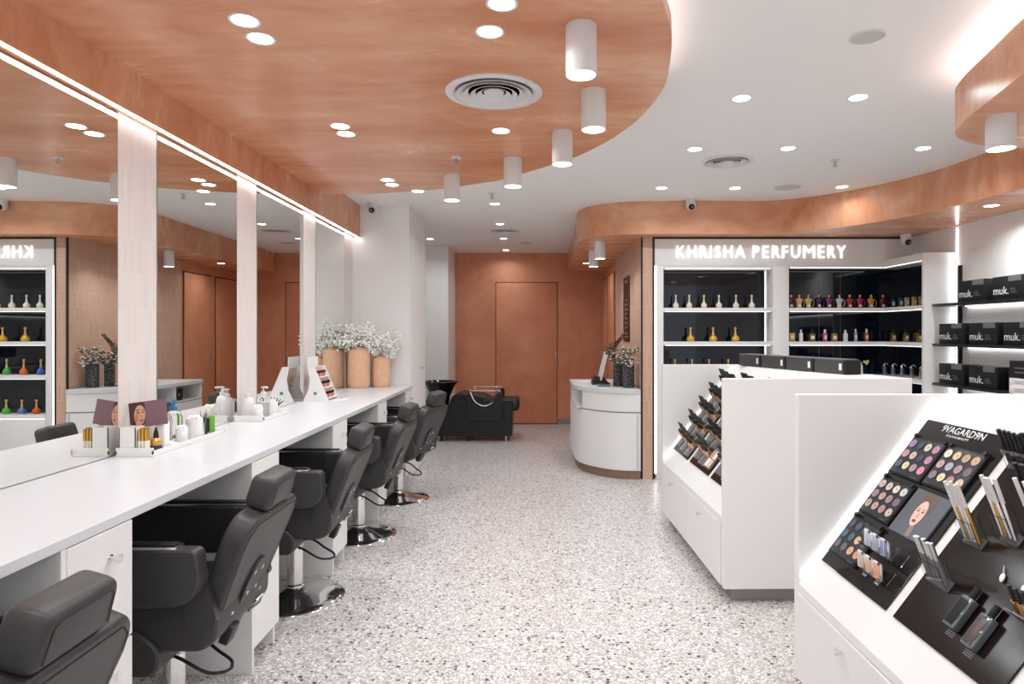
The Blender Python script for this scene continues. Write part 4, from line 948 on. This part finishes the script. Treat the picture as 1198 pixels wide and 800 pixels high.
# ---------------------------------------------------------------- black boxes on the right wall
t = thing('wall_shelving', 'white wall panel with three thin black lit shelves on the right wall', 'shelves', (XR, 3.6, 0))
obj('wall_panel', box(nb(), (-.012, -.3, .0), (-.0005, 1.72, 2.06), .001), 'white', t)
obj('light_strip', box(nb(), (-.010, 1.86, .0), (-.002, 1.868, 2.26)), 'ledw', t)
obj('upright', box(nb(), (-.030, 1.80, .0), (-.0005, 1.822, 1.94)), 'black', t)
for z in (1.62, 1.288, .96):
    s_ = obj('shelf', box(nb(), (-.20, -.3, z-.022), (-.0125, 1.885, z), .001), 'black', t)
    obj('light_strip', box(nb(), (-.030, -.28, z-.0275), (-.020, 1.72, z-.0225)), 'ledw', s_)
def carton(y1, y0, z, label, first=[None], rz=0):
    if first[0] is None:
        t = thing('product_box', label, 'box', (3.385, y1, z), rz, 'black boxes on the right wall shelves')
        obj('box', box(nb(), (0, -.31, 0), (.13, 0, .165), .002), 'cart', t)
        obj('grey_tab', box(nb(), (-.0015, -.285, .125), (.10, -.16, .1665), .0), 'lid', t)
        bm = text_bm('muk.', 1, .0008, 0, .15, .055); 
        for v in bm.verts: v.co = (AISLE @ v.co)+Vector((-.0005, -.012, .036))
        obj('lettering', bm, 'ink', t, smooth=False)
        bm = nb()
        for j in range(3): box(bm, (-.0012, -.245+.01*j, .042+.014*j), (-.0003, -.180, .046+.014*j))
        obj('small_print', bm, 'inkg', t, smooth=False)
        first[0] = t; return t
    return dup(first[0], label, (3.385, y1, z), rz)
for n_, z, ys in (('top', 1.6205, (5.17, 4.79)), ('middle', 1.2885, (5.42, 5.05, 4.68)), ('bottom', .9605, (5.42, 5.05, 4.72))):
    for i, y1 in enumerate(ys):
        tt = carton(y1, 0, z, 'black carton with white lettering on the '+n_+' wall shelf, '+ORD[i])
tt.location.x = 3.45; tt.scale.x = .78
for i, (z, hh, mm, lb) in enumerate(((.9605, .055, 'paper', 'flat white carton at the bottom of the stack by the right edge'), (1.016, .05, 'paper', 'flat white carton in the middle of the stack by the right edge'), (1.0665, .12, 'cart', 'grey-black printed carton on top of the stack by the right edge'))):
    t = thing('product_carton', lb, 'box', (3.31+.005*i, 4.52+.006*i, z)); obj('box', box(nb(), (0, -.26, 0), (.12, 0, hh-.0005), .002), mm, t)
    bm = nb(); 
    for j in range(2): box(bm, (-.001, -.2, hh*.3+hh*.25*j), (-.0003, -.05, hh*.3+hh*.25*j+hh*.07))
    obj('printed_line', bm, 'inkg', t, smooth=False)

# ---------------------------------------------------------------- display islands
SA = Vector((.603, 0, .798))             # up the slope
def island(label, px, py_far, length, plan_far, mtx):
    """local frame: x across (0 = aisle face), y away from the near end, z up"""
    t = thing('display_island', label, 'display unit', mtx=mtx)
    zl, zt, xs = .435, 1.145, .54
    ds = Vector((xs, 0, zt-zl)).normalized()
    obj('plinth', prism(nb(), [(.055, .05), (.055, length-.05), (plan_far-.05, length-.05), (.86, .35), (.86, .05)], 0, .076), 'greym', t)
    # core: lower body, slope and back in one profile
    prof = [(.012, .078), (.012, zl-.03), (.0, zl-.03), (.0, zl), (xs, zt), (plan_far, zt), (plan_far, .078)]
    bm = nb(); prism_axis(bm, prof, .0405, length-.0405, 'Y'); obj('sloped_body', bm, 'white', t, smooth=False)
    bk = [(plan_far+.0005, .0405), (.945, .0405), (.955, .10), (.93, .35), (.86, .40), (plan_far+.12, length*.42), (plan_far+.01, length-.045)]
    if plan_far < .9: obj('back_cabinet', prism(nb(), bk, .078, zt), 'white', t)
    obj('end_panel', box(nb(), (0, 0, .076), (.965, .04, zt+.001), .0015, 1), 'white', t)
    obj('end_panel', box(nb(), (0, length-.04, .076), (plan_far+.01, length, zt+.001), .0015, 1), 'white', t)
    for i in range(2):
        a = .042+(length-.084)*i/2; b = a+(length-.084)/2
        d_ = obj('drawer', box(nb(), (-.006, a+.002, .082), (.0115, b-.002, zl-.034), .001, 1), 'white', t)
        bm = nb(); ym = (a+b)/2; cyl(bm, (-.022, ym, .352), .006, .016, 14, axis='X'); cyl(bm, (-.031, ym, .352), .012, .009, 20, axis='X'); obj('knob', bm, 'chrome', d_)
    # light strips hidden along both ends of the slope
    for yy in (.0405, length-.0468):
        bm = nb(); nrm = Vector((-ds.z, 0, ds.x)); A = Vector((0, 0, zl))+ds*.03; B = Vector((xs, 0, zt))
        a_ = A+ds*.0; b_ = B-ds*.03; n0 = nrm*.0005; n1 = nrm*.007; prism_axis(bm, [((a_+n0).x, (a_+n0).z), ((b_+n0).x, (b_+n0).z), ((b_+n1).x, (b_+n1).z), ((a_+n1).x, (a_+n1).z)], yy, yy+.006, 'Y'); obj('light_strip', bm, 'ledw', t)
    return t, zl, zt, xs, ds
def slope_mtx(isl_m, zl, xs, zt, y, s):
    """frame on the slope: x to the viewer's right (-y), y up the slope, z outwards"""
    ds = Vector((xs, 0, zt-zl)); dn = ds.normalized(); nn = Vector((-dn.z, 0, dn.x))
    p = Vector((xs*s, y, zl+(zt-zl)*s))+nn*.0008
    R = Matrix((( 0, dn.x, nn.x, p.x), (-1, dn.y, nn.y, p.y), (0, dn.z, nn.z, p.z), (0, 0, 0, 1)))
    return isl_m @ R
LS = math.hypot(.54, .71)
# near island
LEN = 1.5
I1 = Matrix.Translation((1.0, 2.49-LEN, 0))
isl1 = island('white make-up island at the lower right, nearest the camera', 0, 0, LEN, .96, I1)
def brd(isl_m, yfar, label, group, m='gloss', w_=.435, s0=.137, s1=.872):
    mt = slope_mtx(isl_m, isl1[1], isl1[3], isl1[2], yfar, s0)
    t = thing('display_board', label, 'display board', mtx=mt, group=group)
    obj('board', box(nb(), (0, 0, 0), (w_, (s1-s0)*LS, .006), .0015, 1), m, t)
    return t, mt
def onboard(mt, x, y, z=.0065, rz=0): return mt @ Matrix.Translation((x, y, z)) @ Matrix.Rotation(rz, 4, 'Z')
yf = lambda Y: Y-(2.49-LEN)
b1, m1 = brd(I1, yf(2.412), 'glossy black tester board with round powder pans and white heading', 'tester boards on the near island')
bm = text_bm('9VAGARD9N', 1, .0006, .012, .215, .028); xform(bm, Matrix.Translation((.108, .621, .0062))); obj('heading', bm, 'ink', b1, smooth=False)
bm = text_bm('ITALIAN BEAUTY', 1, .0006, .01, .115, .009); xform(bm, Matrix.Translation((.150, .606, .0062))); obj('subheading', bm, 'ink', b1, smooth=False)
HB = (.872-.137)*LS   # board height
PAN = {}
def palette(x, y, w_, h, label, cols, key, mt=m1):
    t = thing('eyeshadow_palette', label, 'palette', mtx=onboard(mt, x, y), group='powder palettes on the near island')
    obj('case', box(nb(), (0, 0, 0), (w_, h, .009), .002), 'cart', t)
    obj('tray', box(nb(), (.006, .008, .0092), (w_-.006, h-.008, .0105), .0005), mat('charcoal_tray', srgb(44, 46, 52), .4), t)
    for r_ in range(3):
        for c_ in range(4):
            cx = w_*(.15+.235*c_); cy = h*(.80-.27*r_)
            bm = nb(); lathe(bm, [(.0155, .0105), (.0165, .0125), (.0145, .0125), (.0135, .0115), (0, .0115)], (cx, cy, 0), 22)
            p_ = obj('pan', bm, mat('pan_%s_%d' % (key, r_*4+c_), srgb(*cols[r_*4+c_]), .45), t)
            bm = nb(); lathe(bm, [(.003, .0116), (.0, .0122)], (cx, cy, 0), 10); obj('emblem', bm, 'tgrey', p_)
    bm = nb(); box(bm, (w_*.48, h*.93, .0106), (w_*.58, h*.945, .011)); box(bm, (w_*.05, h*.05, .0106), (w_*.2, h*.062, .011)); box(bm, (w_*.70, h*.05, .0106), (w_*.88, h*.062, .011)); obj('printed_line', bm, 'inkg', t, smooth=False)
    for q_ in (.06, .94): bm = nb(); cyl(bm, (w_*q_, h+.001, .001), .008, .014, 14); obj('clip', bm, 'black', t)
A_ = [(176, 140, 190), (70, 84, 96), (214, 204, 178), (186, 140, 160), (214, 160, 176), (206, 196, 184), (60, 70, 84), (204, 140, 168), (104, 106, 122), (238, 226, 188), (176, 150, 150), (232, 140, 168)]
B_ = [(240, 226, 208), (226, 194, 164), (196, 158, 126), (214, 172, 142), (196, 156, 160), (176, 176, 186), (176, 146, 156), (120, 106, 104), (150, 126, 134), (232, 212, 164), (178, 144, 132), (224, 198, 174)]
C_ = [(222, 200, 196), (220, 206, 198), (232, 220, 206), (206, 210, 196), (190, 144, 150), (206, 172, 164), (176, 144, 146), (136, 112, 124), (206, 176, 160), (204, 174, 158), (186, 150, 146), (214, 190, 180)]
D_ = [(92, 96, 110), (90, 94, 108), (84, 86, 98), (62, 62, 72), (88, 112, 134), (84, 104, 120), (226, 184, 150), (80, 78, 90), (112, 112, 124), (110, 106, 116), (224, 170, 136), (220, 160, 130)]
palette(.012, HB-.245, .190, .165, 'black palette of mixed powder pans at the top left of the board', A_, 'a')
palette(.212, HB-.242, .190, .162, 'black palette of beige and brown pans at the top right of the board', B_, 'b')
palette(.012, HB-.425, .190, .160, 'black palette of pink powder pans left of the portrait', C_, 'c')
palette(.012, HB-.610, .190, .165, 'black palette of dark and peach pans at the lower left of the board', D_, 'd')
t = thing('portrait_print', 'grey print of a face with parted red lips on the black board', 'poster', mtx=onboard(m1, .215, HB-.43), group=None)
pw, ph = .185, .17
obj('print', box(nb(), (0, 0, 0), (pw, ph, .006), .0005), FACEM['slate'], t, smooth=False)
flat('printed_hair', ellipse(.088, .130, .040, .052, rot=-.1, clip=(.001, pw, .001, ph-.001)), mat('printed_brown_hair', srgb(108, 92, 84), .5), t, .0062, plane='Z')
flat('printed_neck', [(.088, .005), (.112, .005), (.104, .052), (.084, .052)], mat('printed_neck', srgb(150, 126, 124), .5), t, .0064, plane='Z')
flat('printed_face', ellipse(.086, .090, .026, .048, rot=.05), FACEM['skin2'], t, .0068, plane='Z')
flat('printed_nose', [(.084, .092), (.0885, .092), (.092, .073), (.081, .073)], FACEM['skin'], t, .0073, plane='Z')
for ex in (.074, .098):
    flat('printed_eye', ellipse(ex, .098, .0062, .0026), FACEM['eye'], t, .0073, plane='Z'); flat('printed_brow', ellipse(ex, .106, .0075, .0012, rot=.1 if ex > .09 else -.1), FACEM['hair'], t, .0073, plane='Z')
flat('printed_lips', ellipse(.086, .061, .0095, .006), FACEM['lip2'], t, .0073, plane='Z')
flat('printed_mouth', ellipse(.086, .061, .005, .0018), FACEM['hair'], t, .0078, plane='Z')
# two racks of square compacts
for r_, (yy, zz, nm, c1, c2) in enumerate(((HB-.505, .045, 'upper', (214, 220, 232), (128, 136, 186)), (HB-.575, .02, 'lower', (214, 196, 188), (236, 160, 116)))):
    rk = thing('compact_rack', 'clear rack of square compacts, '+nm+' one of two on the black board', 'rack', mtx=onboard(m1, .225, yy-.02))
    bm = nb(); box(bm, (0, -.004, 0), (.155, 0, zz+.02)); box(bm, (0, -.004, 0), (.004, .05, zz)); box(bm, (.151, -.004, 0), (.155, .05, zz)); obj('rack', bm, 'acryl', rk, smooth=False)
    for j in range(6):
        t = thing('powder_compact', 'square powder compact leaning in the '+nm+' clear rack', 'compact', mtx=onboard(m1, .228+.025*j, yy-.015, zz) @ Matrix.Rotation(math.radians(38), 4, 'X'), group='compacts in the '+nm+' rack')
        obj('case', box(nb(), (0, 0, 0), (.022, .055, .008), .002), 'acryl' if j % 2 else 'whitem', t); 
        f_ = j/5; col = tuple(int(c1[q]*(1-f_)+c2[q]*f_) for q in range(3))
        obj('powder', box(nb(), (.003, .006, .0082), (.019, .048, .0092), .0005), mat('powder_%d_%d' % (r_, j), srgb(*col), .5), t)
for j in range(3):
    t = thing('price_tag', 'small white price tag at the bottom of the black board, '+ORD[j], 'price tag', mtx=onboard(m1, .17+.075*j, .045-.0*j), group='price tags on the black board'); obj('tag', box(nb(), (0, 0, 0), (.026, .012, .0015), .0003), 'tgrey', t); obj('printed_line', box(nb(), (.003, .004, .0016), (.022, .006, .0019)), 'ink', t)
# second board of the near island
b2, m2 = brd(I1, yf(1.934), 'glossy dark brown tester board with pencil holders and two flat bottles', 'tester boards on the near island', 'brown')
UPW = Vector((0, .52, .856)).normalized()
def holder(x, y, w_, h, label, kind, n, mt=m2, slab=True):
    m_ = onboard(mt, x, y)
    t = thing('acrylic_holder', label, 'holder', mtx=m_, group='pencil holders on the dark brown board')
    d = .034
    bm = nb(); box(bm, (0, 0, 0), (w_, d, .003)); obj('foot', bm, 'tgrey', t, smooth=False)
    bm = nb()
    for a, b in (((0, 0), (w_, .002)), ((0, d-.002), (w_, d))):
        prs = []
        v0 = [Vector((0, a[1], .003)), Vector((w_, a[1], .003)), Vector((w_, b[1], .003)), Vector((0, b[1], .003))]
        A = [bm.verts.new(v) for v in v0]; B = [bm.verts.new(v+UPW*h) for v in v0]
        bm.faces.new(A); bm.faces.new(B)
        for k in range(4): bm.faces.new((A[k], A[(k+1) % 4], B[(k+1) % 4], B[k]))
    bmesh.ops.recalc_face_normals(bm, faces=bm.faces); obj('pane', bm, 'acryl', t, smooth=False)
    for i in range(n):
        bx = .009+(w_-.018)*(i/max(1, n-1)); rnd = random.Random(i+int(x*1000))
        q = thing('cosmetic_pencil', {'black': 'black make-up pencil standing in a holder at the top of the brown board', 'silver': 'silver make-up pencil standing in a clear holder on the brown board', 'grey': 'grey mascara tube standing in the lowest clear holder'}[kind], 'pencil', mtx=m_ @ Matrix.Translation((bx, d*.5, .0085)), group=kind+' pencils on the brown board')
        ln = {'black': .10, 'silver': .165, 'grey': .12}[kind]*(1+.08*rnd.random()); rr = .0068 if kind != 'silver' else .0058
        lean = Vector((rnd.uniform(-.02, .02), rnd.uniform(-.02, .02), 0))
        dr = (UPW+lean).normalized()
        c1_, c2_ = {'black': ('seam', 'black'), 'silver': ('chrome', 'whitem'), 'grey': ('tgrey', 'steel')}[kind]
        if kind == 'silver' and i % 3 == 1: c1_ = 'gold'
        bm = nb(); tube(bm, [tuple(dr*0), tuple(dr*ln*.6)], rr, 12); obj('barrel', bm, c1_, q)
        bm = nb(); tube(bm, [tuple(dr*ln*.6), tuple(dr*ln)], rr*.93, 12); obj('cap', bm, c2_, q)
holder(.01, HB-.10, .13, .06, 'smoked holder of black pencils, top left of the brown board', 'black', 7)
holder(.17, HB-.06, .13, .06, 'smoked holder of black pencils, top middle of the brown board', 'black', 7)
holder(.32, HB-.06, .11, .06, 'smoked holder of black pencils, top right of the brown board', 'black', 6)
holder(.155, HB-.31, .065, .075, 'clear holder of tall silver pencils, right one of the middle pair', 'silver', 4)
holder(.05, HB-.36, .075, .075, 'clear holder of tall silver pencils, left one of the middle pair', 'silver', 5)
holder(.27, HB-.29, .07, .06, 'clear holder of silver pencils near the right side of the brown board', 'silver', 3)
holder(.025, HB-.51, .095, .07, 'clear holder of grey tubes, lowest on the brown board', 'grey', 5)
holder(.36, HB-.30, .065, .075, 'clear holder of tall silver pencils at the far right of the brown board', 'silver', 4)
holder(.15, HB-.19, .085, .055, 'smoked holder of black pencils in the second row of the brown board', 'black', 5)
def fluid(x, y, label, cm):
    t = thing('foundation_bottle', label, 'bottle', mtx=onboard(m2, x, y, .0065), group='flat bottles on the brown board')
    bm = nb(); box(bm, (-.022, 0, 0), (.022, .095, .024), .005, 3); obj('glass', bm, 'bottleglass', t)
    bm = nb(); box(bm, (-.016, .008, .0245), (.016, .085, .0252), .0003); obj('label_plate', bm, cm, t)
    bm = nb(); cyl(bm, (0, .095, .012), .009, .034, 20, axis='Y'); obj('cap', bm, 'cart', t)
    bm = nb(); 
    for k in range(3): box(bm, (-.016, -.007-.006*k, .0), (.016, -.004-.006*k, .0012))
    obj('printed_line', bm, 'tgrey', t, smooth=False)
M['bottleglass'] = mat('smoke_bottle_glass', (.10, .12, .13), .05, 0, coat=1, spec=.8)
fluid(.215, HB-.585, 'clear-sided black bottle lying on the brown board, left of the two', 'cart')
fluid(.300, HB-.600, 'clear-sided bottle with taupe contents lying on the brown board, right of the two', mat('taupe_fluid', srgb(84, 72, 68), .3))
for j, (x, y) in enumerate(((.245, HB-.40), (.32, HB-.40), (.35, HB-.15), (.40, HB-.42))):
    t = thing('sample_drop', 'white oval sample puff on the brown board, '+ORD[j], 'sample', mtx=onboard(m2, x, y, .0068, .4), group='white sample puffs'); bm = nb(); ball(bm, (0, 0, .0045), .009, 2, (.8, 1.5, .5)); obj('puff', bm, 'petal', t); bm = nb(); tube(bm, [(0, .012, .004), (-.006, .035, .004)], .0012, 6); obj('stick', bm, 'whitem', t)
t = thing('nail_rack', 'smoked rack of small bottles at the right edge of the brown board', 'rack', mtx=onboard(m2, .335, HB-.47)); 
bm = nb(); box(bm, (0, 0, 0), (.09, .04, .004)); box(bm, (0, 0, .004), (.09, .003, .03)); obj('rack', bm, 'tgrey', t, smooth=False)
for j in range(4):
    bt = thing('nail_polish', 'small capped bottle in the smoked rack at the right edge', 'nail polish', mtx=onboard(m2,   .347+.021*j, HB-.455, .011), group='small bottles in the smoked rack')
    bm = nb(); tube(bm, [tuple(UPW*0), tuple(UPW*.03)], .0085, 12); obj('bottle', bm, ('gold', 'tan', 'pinkpetal', 'steel')[j], bt); bm = nb(); tube(bm, [tuple(UPW*.0305), tuple(UPW*.07)], .006, 12); obj('cap', bm, 'black', bt)

# far island
LEN2 = 1.49
I2 = Matrix.Translation((.968, 3.30, 0)) @ Matrix.Rotation(math.radians(.9), 4, 'Z')
isl2 = island('white make-up island in the middle distance, beyond the nearest one', 0, 0, LEN2, .555, I2)
TS = {}
def tester(mt, x, y, label, group):
    m_ = onboard(mt, x, y)
    if 0 not in TS:
        t = thing('foundation_tester', label, 'tester', mtx=m_, group=group)
        bm = nb(); box(bm, (0, -.085, 0), (.122, .02, .004), .001); obj('base', bm, 'tgrey', t)
        def slab(name, x0, x1, a, b, off, th, mm, y0=0):
            bm = nb(); v0 = [Vector((x0, y0+off, .004)), Vector((x1, y0+off, .004)), Vector((x1, y0+off+th, .004)), Vector((x0, y0+off+th, .004))]
            A = [bm.verts.new(v+UPW*a) for v in v0]; B = [bm.verts.new(v+UPW*b) for v in v0]; bm.faces.new(A); bm.faces.new(B)
            for k in range(4): bm.faces.new((A[k], A[(k+1) % 4], B[(k+1) % 4], B[k]))
            bmesh.ops.recalc_face_normals(bm, faces=bm.faces); return obj(name, bm, mm, t, smooth=False)
        slab('swatch_card', 0, .122, 0, .050, 0, .003, 'tan'); slab('header_card', 0, .122, .0505, .098, 0, .003, 'cart')
        for j in range(5):
            bm = nb(); p0 = Vector((.015+.023*j, -.016, .004)); tube(bm, [tuple(p0), tuple(p0+UPW*.034)], .0085, 12); bb = obj('bottle', bm, ('tan', 'gold', 'peach', 'tan', 'peach')[j], t)
            bm = nb(); tube(bm, [tuple(p0+UPW*.0345), tuple(p0+UPW*.062)], .0075, 12); obj('cap', bm, 'black', bb)
        TS[0] = t; return t
    return dup(TS[0], label, mtx=m_, group=group)
for bi, yf_ in enumerate((1.432, .957, .482)):
    b_, m_ = brd(I2, yf_, 'dark tester board on the middle-distance island, '+('farthest', 'middle', 'nearest')[bi]+' of three', 'tester boards on the far island', 'brown', w_=.425)
    for r_ in range(5):
        for c_ in range(3):
            y = .125+r_*.122-.012*c_; x = .012+c_*.137
            if (bi == 1 and r_ == 0 and c_ == 2): continue
            tester(m_, x, y, 'foundation tester, %s row from the bottom, %s column, %s board of the far island' % (('first', 'second', 'third', 'fourth', 'top')[r_], ('left', 'centre', 'right')[c_], ('farthest', 'middle', 'nearest')[bi]), 'foundation testers on the middle-distance island')
    if bi == 1:
        t = thing('powder_palette', 'open cream and tan powder palette at the foot of the middle far-island board', 'palette', mtx=onboard(m_, .29, .03))
        obj('case', box(nb(), (0, 0, 0), (.12, .13, .012), .002), 'tgrey', t)
        for q in range(4): obj('pan', box(nb(), (.01+.052*(q % 2), .01+.058*(q//2), .0122), (.058+.052*(q % 2), .062+.058*(q//2), .014)), ('cream', 'peach', 'tan', 'pinkpetal')[q], t)
# dark cartons in a slanting row on top of the far island
A, B = Vector((1.465, 4.62)), Vector((1.735, 3.60)); d_ = (B-A); u_ = d_.normalized(); ang = math.atan2(u_.y, u_.x)
n_ = 4; ln = d_.length/n_
for i in range(n_):
    p = A+u_*ln*i
    t = thing('product_box', 'charcoal carton with small white label on the far island top, '+ORD[i], 'box', (p.x, p.y, 1.1465), ang+.0, 'charcoal cartons on the island top')
    obj('box', box(nb(), (0, 0, 0), (ln*.90, .10, .078), .002), 'cartg', t)
    obj('end_band', box(nb(), (ln*.90+.0005, 0, 0), (ln-.004, .10, .078), .001), 'cart', t)
    obj('lid', box(nb(), (-.001, -.001, .0782), (ln*.90+.001, .101, .084), .001), 'lid', t)
    bm = nb(); box(bm, (ln*.78, -.0012, .022), (ln*.86, -.0002, .06)); obj('label_plate', bm, 'ink', t, smooth=False)
